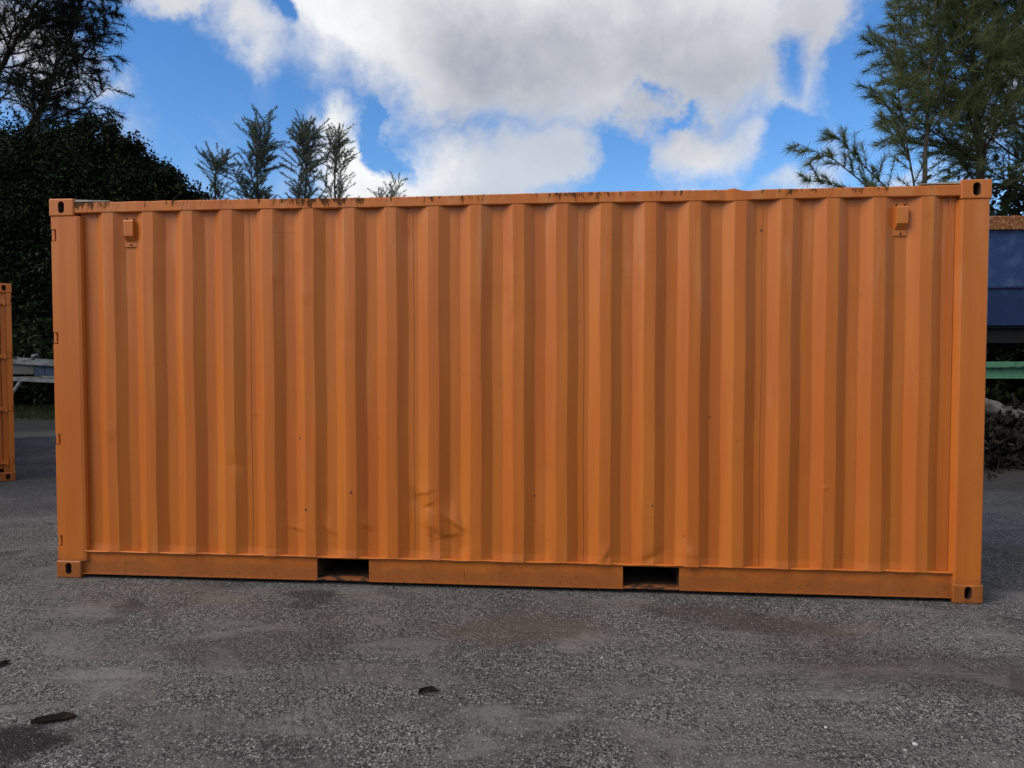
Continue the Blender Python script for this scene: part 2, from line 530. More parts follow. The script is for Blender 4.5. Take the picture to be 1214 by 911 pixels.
    # tyre scuffs: bundles of thin curved lines
    rot = w.n('ShaderNodeMapping', {'Vector': flat, 'Rotation': (0, 0, R(-24))})
    wv = w.n('ShaderNodeTexWave', {'Vector': rot.outputs[0], 'Scale': 5.5, 'Distortion': 4.5, 'Detail': 4.0, 'Detail Scale': 0.9},
             wave_type='BANDS')
    lanes = w.noise(scaled(w, rot.outputs[0], (1.3, 0.12, 1)), 1.0, 2, 0.5, '2D')
    tm = w.math('MULTIPLY', w.ramp(wv.outputs['Fac'], 0.80, 0.98), w.ramp(lanes, 0.54, 0.66))
    c = w.mix(w.math('MULTIPLY', w.math('MULTIPLY', tm, w.ramp(mid, 0.45, 0.65)), 0.22), c, (0.045, 0.042, 0.040))
    # lorry tyre prints: short cross bars along a lane
    tread = None
    for (ua, va, ub, vb, wd_) in ((700, 725, 640, 905, 0.13), (395, 735, 330, 905, 0.12), (905, 740, 1010, 905, 0.12)):
        qa, qb = ground_at(ua, va), ground_at(ub, vb)
        an = math.atan2(qb.y - qa.y, qb.x - qa.x) + math.pi / 2
        lm = w.n('ShaderNodeMapping', {'Vector': flat, 'Location': (qa.x, qa.y, 0), 'Rotation': (0, 0, an)}, vector_type='TEXTURE')
        lx = w.n('ShaderNodeSeparateXYZ', {0: lm.outputs[0]}).outputs[0]
        lwob = w.math('ADD', w.math('ABSOLUTE', lx), w.math('MULTIPLY', w.math('SUBTRACT', grain, 0.5), 0.10))
        bars = w.n('ShaderNodeTexWave', {'Vector': lm.outputs[0], 'Scale': 6.0, 'Distortion': 5.0, 'Detail': 4.0, 'Detail Scale': 2.0},
                   wave_type='BANDS', bands_direction='Y')
        t_ = w.math('MULTIPLY', w.ramp(lwob, wd_ + 0.03, wd_ - 0.05), w.ramp(bars.outputs['Fac'], 0.55, 0.95))
        tread = t_ if tread is None else w.math('MAXIMUM', tread, t_)
    worn = w.ramp(w.noise(flat, 2.1, 4, 0.6, '2D'), 0.34, 0.56)
    tread = w.math('MULTIPLY', tread, worn)
    c = w.mix(w.math('MULTIPLY', tread, 0.42), c, (0.040, 0.038, 0.036))
    # scrape marks across
    rot2 = w.n('ShaderNodeMapping', {'Vector': flat, 'Rotation': (0, 0, R(-7)), 'Scale': (0.5, 1, 1)})
    wv2 = w.n('ShaderNodeTexWave', {'Vector': rot2.outputs[0], 'Scale': 9.0, 'Distortion': 2.6, 'Detail': 3.0}, wave_type='BANDS', bands_direction='Y')
    ar = w.noise(flat, 1.1, 3, 0.5, '2D')
    tm2 = w.math('MULTIPLY', w.ramp(wv2.outputs['Fac'], 0.82, 0.97), w.ramp(ar, 0.58, 0.68))
    c = w.mix(w.math('MULTIPLY', tm2, 0.5), c, (0.040, 0.038, 0.037))
    # hairline cracks in the old tar
    cw = w.n('ShaderNodeVectorMath', {0: w.n('ShaderNodeVectorMath', {0: wob, 'Scale': 0.9}, operation='SCALE').outputs[0], 1: flat}, operation='ADD').outputs[0]
    ck = w.n('ShaderNodeTexVoronoi', {'Vector': cw, 'Scale': 0.55}, voronoi_dimensions='2D', feature='DISTANCE_TO_EDGE').outputs['Distance']
    ckm = w.math('MULTIPLY', w.ramp(ck, 0.006, 0.0015), w.ramp(w.noise(flat, 0.8, 3, 0.5, '2D'), 0.47, 0.56))
    c = w.mix(w.math('MULTIPLY', ckm, 0.7), c, (0.022, 0.021, 0.020))
    # past the yard the tar gives way to leaf mould and rough growth
    gxyz = w.n('ShaderNodeSeparateXYZ', {0: flat}).outputs
    yard = w.math('ADD', gxyz[1], w.math('MULTIPLY', w.math('SUBTRACT', big, 0.5), 5.0))
    floor_ = w.mix(w.ramp(mid, 0.35, 0.65), (0.020, 0.020, 0.011), (0.042, 0.036, 0.022))
    c = w.mix(w.ramp(yard, 14.2, 15.4), c, floor_)
    set_in(w, b, 'Base Color', c)
    set_in(w, b, 'Roughness', 0.9)
    b.inputs['Specular IOR Level'].default_value = 0.10
    hs = w.math('MULTIPLY', w.math('MULTIPLY', w.math('SUBTRACT', 1.0, v1.outputs['Distance']), expo), 0.006)
    h = w.math('ADD', hs, w.math('ADD', w.math('MULTIPLY', grain, 0.003), w.math('MULTIPLY', mid, 0.012)))
    h = w.math('SUBTRACT', h, w.math('MULTIPLY', w.math('ADD', w.math('MULTIPLY', tread, 0.5), w.math('ADD', tm, tm2)), 0.003))
    bump(w, b, h, 0.9, 1.0)
    return m


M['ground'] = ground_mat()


# ------------------------------------------------------------------ ground
def hills2(x, y):
    h = np.zeros_like(x)
    g = np.random.default_rng(3)
    for _ in range(26):
        a = g.uniform(0, 2 * math.pi)
        k = g.uniform(2.0, 11.0)
        h += np.sin((x * math.cos(a) + y * math.sin(a)) * k + g.uniform(0, 6.28)) * 0.010 / k
    fade = np.clip((-0.05 - y) / 0.35, 0, 1) * np.clip((9 - np.hypot(x, y)) / 2, 0, 1)
    return (h - 0.002) * fade


def build_ground():
    far = np.array([12, 16, 22, 32, 50, 90, 180, 400, 900.0])
    xs = np.concatenate([-far[::-1], np.arange(-9, 9.01, 0.06), far])
    ys = np.concatenate([-far[::-1], np.arange(-9, 0.2, 0.06), np.arange(0.5, 11, 0.5), far + 1])
    X, Y = np.meshgrid(xs, ys)
    Z = hills2(X, Y)
    v = np.stack([X.ravel(), Y.ravel(), Z.ravel()], 1)
    nx, ny = len(xs), len(ys)
    i = (np.arange(ny - 1)[:, None] * nx + np.arange(nx - 1)[None, :]).ravel()
    f = np.stack([i, i + 1, i + nx + 1, i + nx], 1)
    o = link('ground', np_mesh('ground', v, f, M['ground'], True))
    tag(o, kind='structure')


build_ground()


def pebble_mesh(name, pos, size, mat):
    """many small angular stones as one mesh"""
    n = len(pos)
    base = np.array([(1, 0, 0), (-1, 0, 0), (0, 1, 0), (0, -1, 0), (0, 0, 0.8), (0, 0, -0.8)], float)
    tri = np.array([(0, 2, 4), (2, 1, 4), (1, 3, 4), (3, 0, 4), (2, 0, 5), (1, 2, 5), (3, 1, 5), (0, 3, 5)])
    sc = size[:, None, None] * rng.uniform(0.55, 1.25, (n, 6, 1)) * rng.uniform(0.7, 1.2, (n, 1, 3))
    v = base[None] * sc
    a = rng.uniform(0, 6.28, n)
    ca, sa = np.cos(a)[:, None], np.sin(a)[:, None]
    v = np.stack([v[..., 0] * ca - v[..., 1] * sa, v[..., 0] * sa + v[..., 1] * ca, v[..., 2]], -1)
    v += pos[:, None, :]
    f = tri[None] + (np.arange(n) * 6)[:, None, None]
    return np_mesh(name, v.reshape(-1, 3), f.reshape(-1, 3), mat)


def scatter_gravel():
    n = 42000
    x = rng.uniform(-5.5, 6.5, n * 3)
    y = rng.uniform(-3.2, 4.0, n * 3)
    k = np.sin(x * 1.7 + 2 * np.sin(y * 1.3)) + np.sin(y * 3.1 + x * 0.8) + rng.normal(0, 1.0, n * 3)
    keep = (k > 0.2) & ~((np.abs(x) < 3.06) & (y > -0.02) & (y < 2.46))
    x, y = x[keep][:n], y[keep][:n]
    s = 0.0026 + 0.0042 * rng.beta(1.2, 5, len(x)) + (rng.random(len(x)) < 0.006) * rng.uniform(0.003, 0.007, len(x))
    z = hills2(x, y) + s * 0.25
    o = link('loose_gravel', pebble_mesh('loose_gravel', np.stack([x, y, z], 1), s, M['stone']))
    tag(o, 'fine loose gravel scattered over the dark asphalt yard', kind='stuff')


scatter_gravel()


# ------------------------------------------------------------------ shipping container
L2, W2, HH = 3.029, 1.219, 2.591       # half length, half width, height
PITCH, FIRST = 0.2777, -2.543          # corrugation spacing, centre of the first receding web
Y_OUT, Y_IN = -W2 + 0.010, -W2 + 0.046


def side_profile():
    """(x, y, seam) along the side wall, from the left post to the right post"""
    xs = [(-2.83, Y_IN)]
    for k in range(-1, 20):
        c = FIRST + PITCH * k
        if k >= 0:
            xs += [(c - 0.034, Y_OUT), (c + 0.034, Y_IN)]
        xs += [(c + 0.104, Y_IN), (c + 0.172, Y_OUT)] if k < 19 else []
    xs += [(2.885, Y_IN)]
    return xs


DENTS = [  # x, z, radius x, radius z, depth, side on which the dent ends in a sharp fold (0 none, 1 below, 2 right)
    (-0.465, 0.63, 0.060, 0.060, -0.013, 4), (-0.52, 0.58, 0.035, 0.10, 0.014, 0), (-0.43, 0.54, 0.045, 0.030, 0.010, 3), (-0.445, 0.46, 0.015, 0.06, -0.008, 0),
    (-0.385, 0.355, 0.075, 0.10, 0.020, 3), (-0.42, 0.33, 0.02, 0.10, 0.010, 3), (-0.255, 0.435, 0.075, 0.075, -0.024, 4),
    (-0.225, 0.40, 0.050, 0.080, -0.016, 2), (-0.29, 0.33, 0.09, 0.05, 0.010, 3), (-0.20, 0.27, 0.04, 0.06, 0.008, 0),
    (0.72, 0.25, 0.05, 0.05, -0.014, 2), (1.27, 0.26, 0.07, 0.07, -0.018, 2), (1.02, 0.23, 0.10, 0.03, 0.012, 0),
    (-1.33, 0.37, 0.05, 0.035, -0.010, 4), (-1.10, 0.36, 0.05, 0.045, -0.012, 4), (-0.85, 0.40, 0.045, 0.05, -0.010, 4),
    (-2.62, 1.00, 0.035, 0.05, -0.010, 4), (-1.45, 2.03, 0.04, 0.03, -0.009, 4), (-1.25, 1.92, 0.04, 0.03, -0.007, 4), (-2.23, 2.33, 0.07, 0.10, 0.008, 0),
    (-0.55, 2.30, 0.06, 0.08, 0.009, 0), (-1.75, 0.80, 0.04, 0.05, 0.008, 0), (0.12, 1.72, 0.03, 0.05, 0.006, 1), (2.02, 0.9, 0.04, 0.16, 0.005, 0),
    (-1.0, 1.62, 0.04, 0.03, 0.006, 1), (1.36, 2.03, 0.025, 0.012, -0.006, 0), (1.44, 2.05, 0.05, 0.008, -0.004, 0), (0.95, 2.15, 0.03, 0.02, 0.005, 1),
    (2.08, 1.30, 0.012, 0.012, -0.005, 0), (2.08, 0.70, 0.012, 0.012, -0.006, 0),
]


def wall_sheets(parent, mirror, dents):
    prof = side_profile()
    seams = [-2.83] + [FIRST + PITCH * k + 0.069 for k in (3, 7, 11, 15)] + [2.885]
    px = np.array([p[0] for p in prof]); py = np.array([p[1] for p in prof])
    cols = set(np.round(px, 5))
    for x in px[1:-1]:
        cols |= {round(x - 0.0035, 5), round(x + 0.0035, 5)}
    for a, b_ in zip(px, px[1:]):
        for t in (0.2, 0.36, 0.5, 0.64, 0.8):
            cols.add(round(a + (b_ - a) * t, 5))
    cols = np.array(sorted(cols))
    ycol = np.interp(cols, px, py)
    # rounded bends
    for x in px[1:-1]:
        i = np.argmin(np.abs(cols - x))
        ycol[i] = ycol[i] * 0.5 + 0.25 * (ycol[i - 1] + ycol[i + 1])
    zs = np.concatenate([np.arange(0.185, 0.80, 0.0085), np.arange(0.80, 2.51, 0.04), [2.505]])
    for i in range(5):
        x0, x1 = seams[i], seams[i + 1]
        mine = [x for x in cols if x0 - 1e-6 < x < x1 + 1e-6]
        c = np.array(sorted(set([x0] + mine + [x1])))
        # sheets overlap 6 mm at the weld, the later one lies proud
        if i:
            c = np.concatenate([[x0 - 0.004], c])
        y = np.interp(c, cols, ycol)
        if i:
            y[0] -= 0.0012
            y[1] -= 0.0030
        X, Z = np.meshgrid(c, zs)
        Y = np.repeat(y[None], len(zs), 0)
        for dx, dz, rx, rz, dep, fold in dents:
            tl = 0.55 * math.sin(dx * 37.0 + dz * 91.0)      # every blow came from another side
            ex, ez = X - dx, Z - dz
            ex, ez = ex * math.cos(tl) + ez * math.sin(tl), ez * math.cos(tl) - ex * math.sin(tl)
            ux, uz = ex / rx, ez / rz
            if fold == 1:
                uz = np.where(uz < 0, uz * 3.5, uz * 0.75) + 0.18 * np.sin(ux * 2.2)
            elif fold == 3:
                uz = np.where(uz > 0, uz * 5.0, uz * 0.7) + 0.4 * np.sin(ux * 2.0)
            elif fold == 4:
                uz = np.where(uz < 0, uz * 5.0, uz * 0.7) + 0.45 * np.sin(ux * 1.7 + 0.6)
            elif fold == 2:
                ux = np.where(ux > 0, ux * 4.0, ux * 0.7) - 0.25 * np.cos(uz * 1.6)
            Y = Y + 0.75 * dep * np.exp(-(ux ** 2 + uz ** 2) ** 0.85)
        # oil canning and hammering of the sheet
        Y = Y + 0.0016 * np.sin(X * 3.3 + 1.1 * np.sin(Z * 2.1)) * np.sin(Z * 2.9 + X) + 0.0007 * np.sin(Z * 13 + X * 29)
        edge = np.clip((Z - 0.185) / 0.05, 0, 1)
        Y = Y - (1 - edge) * 0.004 * (1 + np.sin(X * 11.0))
        Xw = X + 0.0022 * np.sin(Z * 5.1 + np.round((X - FIRST) / PITCH) * 1.7)
        if mirror:
            Y = -Y
        v = np.stack([Xw.ravel(), Y.ravel(), Z.ravel()], 1)
        nx, nz = len(c), len(zs)
        q = (np.arange(nz - 1)[:, None] * nx + np.arange(nx - 1)[None, :]).ravel()
        f = np.stack([q, q + 1, q + nx + 1, q + nx], 1)
        if mirror:
            f = f[:, ::-1]
        me = np_mesh('corrugated_panel', v, f, M['orange_mould'], True)
        a_, b_, c_, d_ = (v[f[:, k]] for k in range(4))
        fn = np.cross(c_ - a_, d_ - b_)                  # area-weighted, so that flats stay flat and bends stay tight
        fn = fn * np.linalg.norm(fn, axis=1, keepdims=True) ** 0.5
        vn = np.zeros_like(v)
        for k in range(4):
            np.add.at(vn, f[:, k], fn)
        vn /= np.linalg.norm(vn, axis=1, keepdims=True)
        me.normals_split_custom_set_from_vertices(vn.tolist())
        link('corrugated_panel', me, None, parent)


def casting_mesh(name):
    """ISO corner casting, 178 x 162 x 118, rounded, with a slotted hole in the side and end faces"""
    bm = bmesh.new()
    mb = MB(); mb.bm.free(); mb.bm = bm
    mb.box(0, 0.178, 0, 0.162, 0, 0.118, 0.010, 3)
    me = mb.mesh(name)
    return me


def oval(cx, cz, rx, rz, n=20):
    """stadium outline"""
    pts = []
    s = rz - rx
    for k in range(n):
        a = 2 * math.pi * k / n
        px, pz = rx * math.cos(a), rx * math.sin(a)
        pts.append((cx + px, cz + pz + (s if math.sin(a) >= 0 else -s)))
    return pts


def casting(parent, sx, sy, top):
    """sx, sy = which corner; hole cut with a boolean, then applied so the mesh is plain"""
    mb = MB().box(0, 0.178, 0, 0.162, 0, 0.118, 0.010, 3)
    me = mb.mesh('corner_casting')
    o = link('corner_casting', me, None, parent)
    cut = MB()
    cut.prism(oval(0.089, 0.059 if top else 0.066, 0.0225, 0.040), 1, -0.05, 0.115)
    cut.prism(oval(0.079, 0.059, 0.022, 0.038), 0, -0.05, 0.045)
    cme = cut.mesh('cut')
    co = link('cut', cme)
    b = o.modifiers.new('hole', 'BOOLEAN')
    b.operation = 'DIFFERENCE'
    b.object = co
    b.solver = 'EXACT'
    b.use_self = True
    dg = bpy.context.evaluated_depsgraph_get()
    new = bpy.data.meshes.new_from_object(o.evaluated_get(dg))
    o.modifiers.clear()
    bpy.data.objects.remove(co)
    x = -L2 if sx < 0 else L2
    y = -W2 if sy < 0 else W2
    mtx = Matrix.Translation((x, y, HH - 0.118 if top else 0.0)) @ Matrix.Diagonal((1 if sx < 0 else -1, 1 if sy < 0 else -1, 1, 1))
    new.transform(mtx)
    if sx * sy < 0:
        new.flip_normals()
    o.data = new
    new.name = 'corner_casting'
    new.materials.clear()
    new.materials.append(M['orange'])
    new.materials.append(M['pocket'])
    # the well behind each hole is rusty and dirty
    for p in new.polygons:
        cx, cy = abs(p.center.x), abs(p.center.y)
        if (cy < W2 - 0.03 and cx < L2 - 0.02 and cy > W2 - 0.14 and cx > L2 - 0.15 and
                abs(p.center.z - (HH if top else 0)) > 0.012 and abs(p.center.z - (HH - .118 if top else .118)) > 0.012):
            p.material_index = 1
    return o


def build_container(name, label, group):
    T = thing(name, label, 'shipping container', group=group)
    for sx in (-1, 1):
        for sy in (-1, 1):
            casting(T, sx, sy, True)
            casting(T, sx, sy, False)
    og, om = M['orange'], M['orange_mould']
    for s in (1, -1):                                   # s = 1: the front side (local -y), -1: its mirror
        fl = (1, s, 1)
        yo = -W2
        wall_sheets(T, s < 0, DENTS if s > 0 else DENTS[10:18])
        # door-end post: wide flat face with four hinge notches on its outer edge
        m = MB()
        z0, z1 = 0.119, HH - 0.119
        notches = [(0.218, 0.293), (0.917, 0.992), (1.609, 1.688), (2.306, 2.386)]
        a = z0
        for n0, n1 in notches:
            m.box(-3.020, -2.984, yo + 0.007, yo + 0.060, a, n0)
            a = n1
        m.box(-3.020, -2.984, yo + 0.007, yo + 0.060, a, z1)
        m.prism([(-2.9835, yo + 0.0065), (-2.835, yo + 0.0065), (-2.815, yo + 0.012), (-2.808, yo + 0.028), (-2.808, yo + 0.075), (-2.9835, yo + 0.12)],
                2, z0, z1)
        m.build('corner_post', og, T, flip=fl)
        for n0, n1 in notches:
            h = MB().box(-3.025, -3.003, yo + 0.018, yo + 0.06, n0 + 0.004, n1 - 0.004, 0.004)
            h.build('hinge_lug', og, T, flip=fl)
        # closed-end post: folded with a bevel toward the wall
        m = MB()
        m.prism([(2.857, yo + 0.0125), (2.868, yo + 0.0065), (3.014, yo + 0.0065), (3.021, yo + 0.0135), (3.021, yo + 0.10), (2.835, yo + 0.10),
                 (2.835, yo + 0.050)], 2, z0, z1)
        m.box(2.800, 2.8345, yo + 0.0405, yo + 0.06, 0.186, 2.50)
        m.build('corner_post', og, T, flip=fl)
        # top rail: box tube, hammered a little along its length
        pts = []
        n = 120
        xs = np.linspace(-2.851, 2.851, n)
        g = np.random.default_rng(5 if s > 0 else 6)
        zt = 2.561 + 0.0035 * np.sin(xs * 2.3) + g.normal(0, 0.0008, n)
        zt += 0.010 * np.exp(-((xs - 1.50) / 0.03) ** 2) - 0.007 * np.exp(-((xs - 1.60) / 0.06) ** 2)
        zb = 2.493 + 0.002 * np.sin(xs * 3.1 + 1) - 0.006 * np.exp(-((xs - 1.52) / 0.07) ** 2)
        yf = yo + 0.006 + g.normal(0, 0.0005, n)
        yf += 0.008 * np.exp(-((xs - 1.46) / 0.04) ** 2)
        vs, fs = [], []
        for i in range(n):
            c = 0.006
            for (yy, zz) in ((yf[i], zb[i] + c), (yf[i] + c, zb[i]), (yo + 0.066, zb[i]), (yo + 0.066, zt[i]), (yf[i] + c, zt[i]), (yf[i], zt[i] - c)):
                vs.append((xs[i], yy * s, zz))
        for i in range(n - 1):
            for k in range(6):
                q = (i * 6 + k, i * 6 + (k + 1) % 6, (i + 1) * 6 + (k + 1) % 6, (i + 1) * 6 + k)
                fs.append(q if s < 0 else q[::-1])
        link('top_rail', np_mesh('top_rail', vs, fs, om), None, T)
        # bottom rail: web with two fork openings, flanges above and below
        web0, web1 = yo + 0.030, yo + 0.036
        P = [(-1.190, -0.835), (0.839, 1.196)]
        m = MB()
        ed = [-2.851, P[0][0], P[0][1], P[1][0], P[1][1], 2.851]
        for a, b_ in ((0, 1), (2, 3), (4, 5)):
            m.box(ed[a], ed[b_], web0, web1, 0.034, 0.184)
            m.box(ed[a], ed[b_], yo + 0.010, yo + 0.10, 0.0285, 0.0335)
        for a, b_ in P:
            m.box(a + 0.0005, b_ - 0.0005, web0 + 0.001, web1, 0.171, 0.184)
        for a, b_ in P:
            MB().box(a + 0.0005, b_ - 0.0005, yo + 0.018, yo + 0.10, 0.0295, 0.0375).build('pocket_strap', M['strap'], T, flip=fl)
        for xw in (-2.55, 2.42, -0.2):                  # splice welds
            m.box(xw, xw + 0.006, web0 - 0.0015, web0 - 0.0002, 0.036, 0.183)
        m.build('bottom_rail', og, T, flip=fl)
        # upper flange, beaten wavy along the wall foot
        xs = np.linspace(-2.84, 2.845, 240)
        g = np.random.default_rng(8)
        wob = np.convolve(g.normal(0, 1, 280), np.hanning(14) / 5, 'same')[20:260]
        corr = np.cos((xs - FIRST) / PITCH * 2 * math.pi + 1.2)
        zf = 0.187 + 0.0036 * wob + 0.0016 * corr
        yf = yo + 0.006 + 0.0045 * np.abs(wob)
        vs, fs = [], []
        for i in range(240):
            for (yy, zz) in ((yf[i], zf[i] - 0.003), (yo + 0.058, 0.1845), (yo + 0.058, 0.191), (yf[i] + 0.002, zf[i] + 0.003)):
                vs.append((xs[i], yy * s, zz))
        for i in range(239):
            for k in range(4):
                q = (i * 4 + k, i * 4 + (k + 1) % 4, (i + 1) * 4 + (k + 1) % 4, (i + 1) * 4 + k)
                fs.append(q if s < 0 else q[::-1])
        link('rail_flange', np_mesh('rail_flange', vs, fs, og, True), None, T)
        # ventilator covers
        for xv in (-2.474 + 0.004, FIRST + 18 * PITCH + 0.069 - 0.01):
            yb = Y_IN
            m = MB()
            m.box(xv - 0.043, xv + 0.043, yb - 0.008, yb - 0.0005, 2.262, 2.466, 0.002, 1)
            v = m.build('vent_cover', og, T, flip=fl)
            m = MB()
            m.prism([(yb - 0.0085, 2.298), (yb - 0.040, 2.335), (yb - 0.042, 2.432), (yb - 0.037, 2.440), (yb - 0.0085, 2.440)], 0, xv - 0.030, xv + 0.034)
            v2 = m.build('hood', og, v, flip=fl)
            for bx, bz in ((xv - 0.024, 2.452), (xv + 0.026, 2.452), (xv + 0.002, 2.276)):
                bb = MB().tube([(bx, yb - 0.0145, bz), (bx, yb - 0.0085, bz)], 0.006, 6)
                bb.build('bolt', M['pocket'], v, flip=fl)
        # gusset plates at the roof corners
        for xa, xb in ((-2.851, -2.60), (2.62, 2.851)):
            m = MB()
            out_x = xa if xa < 0 else xb
            in_x = xb if xa < 0 else xa
            m.prism([(out_x, 2.5675), (in_x, 2.5675), (in_x, 2.5715), (out_x, 2.584)], 1, yo + 0.010, yo + 0.16)
            m.build('roof_gusset', M['roof'], T, flip=fl)
    # fork tunnels across the floor
    for a, b_ in ((-1.190, -0.835), (0.839, 1.196)):
        m = MB()
        m.box(a - 0.006, a - 0.0005, -W2 + 0.037, W2 - 0.037, 0.03, 0.176)
        m.box(b_ + 0.0005, b_ + 0.006, -W2 + 0.037, W2 - 0.037, 0.03, 0.176)
        m.box(a, b_, -W2 + 0.037, W2 - 0.037, 0.1715, 0.176)
        m.box(a, b_, -W2 + 0.101, W2 - 0.101, 0.031, 0.0355)
        m.build('fork_pocket', M['pocket'], T)
    # roof, floor
    n = 120
    xs = np.linspace(-2.85, 2.85, n)
    zz = 2.553 + 0.006 * np.clip(np.sin(xs / 0.209 * 2 * math.pi) * 2, -1, 1)
    vs = [(x, y, z) for x, z in zip(xs, zz) for y in (-W2 + 0.07, W2 - 0.07)]
    fs = [(2 * i, 2 * i + 2, 2 * i + 3, 2 * i + 1) for i in range(n - 1)]
    link('roof', np_mesh('roof', vs, fs, M['roof']), None, T)
    MB().box(-2.83, 2.83, -W2 + 0.06, W2 - 0.06, 0.178, 0.20).build('floor', M['underside'], T)
    # closed end
    m = MB()
    m.box(2.90, 3.015, -W2 + 0.163, W2 - 0.163, 2.48, 2.575, 0.004)
    m.build('end_header', og, T)
    m = MB()
    m.box(2.90, 3.012, -W2 + 0.163, W2 - 0.163, 0.03, 0.17, 0.004)
    m.build('end_sill', og, T)
    ys = [-1.09]
    k = 0
    outl = []
    y = -1.09
    while y < 1.05:
        outl += [(y, 2.965), (y + 0.11, 2.965), (y + 0.14, 3.005), (y + 0.25, 3.005)]
        y += 0.28
    outl = [(a, b_) for a, b_ in outl if a < 1.09] + [(1.09, 2.965)]
    vs = [(b_, a, z) for a, b_ in outl for z in (0.171, 2.479)]
    fs = [(2 * i, 2 * i + 2, 2 * i + 3, 2 * i + 1) for i in range(len(outl) - 1)]
    link('end_wall', np_mesh('end_wall', vs, fs, og), None, T)
    # door end
    MB().box(-3.012, -2.90, -W2 + 0.163, W2 - 0.163, 2.47, 2.578, 0.004).build('door_header', og, T)
    MB().box(-3.012, -2.90, -W2 + 0.163, W2 - 0.163, 0.03, 0.155, 0.004).build('door_sill', og, T)
    for s in (-1, 1):
        a, b_ = (0.008, 1.055)
        fl = (1, s, 1)
        m = MB()
        m.box(-2.955, -2.925, a, 1.093, 0.160, 2.465)
        d = m.build('door', og, T, flip=fl)
        m = MB()                                         # folded ribs of the door leaf
        for z in (0.40, 0.87, 1.34, 1.81, 2.22):
            m.prism([(-2.9555, z - 0.12), (-2.985, z - 0.08), (-2.985, z + 0.08), (-2.9555, z + 0.12)], 1, a + 0.10, b_ - 0.10)
        m.build('door_rib', og, d, flip=fl)
        for zc in (0.255, 0.955, 1.648, 2.346):
            m = MB()
            m.prism([(b_ + 0.100, zc - 0.032), (b_ + 0.100, zc + 0.032), (b_ - 0.06, zc + 0.020), (b_ - 0.15, zc), (b_ - 0.06, zc - 0.020)], 0, -3.026, -2.990)
            m.box(-2.990, -2.9555, b_ - 0.14, b_ + 0.03, zc - 0.016, zc + 0.016)
            m.tube([(-3.020, b_ + 0.085, zc - 0.040), (-3.020, b_ + 0.085, zc + 0.040)], 0.016, 8)
            m.build('hinge', og, d, flip=fl)
        for yb in (0.30, 0.78):
            m = MB().tube([(-3.020, yb, 0.10), (-3.020, yb, 2.53)], 0.017, 10)
            m.build('lock_bar', M['bar'], d, flip=fl, smooth=True)
        MB().box(-3.036, -3.022, 0.32, 0.76, 1.12, 1.155, 0.004).build('lock_handle', M['bar'], d, flip=fl)
    return T


box1 = build_container('shipping_container', 'large orange corrugated shipping container filling the middle of the yard', 'shipping containers')
box1.location = (0, W2, 0)
box2 = copy_tree(box1)
box2['label'] = 'orange container cut off at the left edge, its hinged door end showing'


def place_second():
    # its lower right corner stands where the photograph shows it; turned so the doors look to the yard
    p = ground_at(19, 570)
    yaw = R(90 + 42)
    box2.rotation_euler = (0, 0, yaw)
    box2.scale = (1, 1, 0.942)                           # an eight-foot-high box
    off = Matrix.Rotation(yaw, 3, 'Z') @ Vector((-L2, W2, 0))
    off2 = Matrix.Rotation(yaw, 3, 'Z') @ Vector((-L2, -W2, 0))
    # the right-hand corner seen from the camera
    best = max((off, off2), key=lambda o: o.x)
    box2.location = (p.x - best.x, p.y - best.y, 0)


place_second()


# ------------------------------------------------------------------ vegetation
def unit(a):
    return a / np.maximum(np.linalg.norm(a, axis=-1, keepdims=True), 1e-9)


def needle_arrays(P, D, L, Wd):
    """one thin triangle per needle"""
    n = len(P)
    side = unit(np.cross(D, rng.normal(0, 1, (n, 3))))
    a = P - side * Wd[:, None]
    b = P + side * Wd[:, None]
    mid = P + D * (L * 0.55)[:, None] + np.array([0, 0, 0.0])
    tip = P + D * L[:, None]
    tip[:, 2] -= L * 0.10
    v = np.stack([a, b, tip], 1).reshape(-1, 3)
    f = np.arange(n * 3).reshape(-1, 3)
    return v, f


def leaf_arrays(P, N, size):
    n = len(P)
    t = unit(np.cross(N, rng.normal(0, 1, (n, 3))))
    b = np.cross(N, t)
    s = size[:, None]
    v = np.stack([P - t * s, P - b * s * 0.5, P + t * s, P + b * s * 0.5], 1).reshape(-1, 3)
    f = np.arange(n * 4).reshape(-1, 4)
    return v, f


def poly_point(poly, t):
    k = t * (len(poly) - 1)
    i = min(int(k), len(poly) - 2)
    return poly[i] + (poly[i + 1] - poly[i]) * (k - i), (poly[i + 1] - poly[i]).normalized()


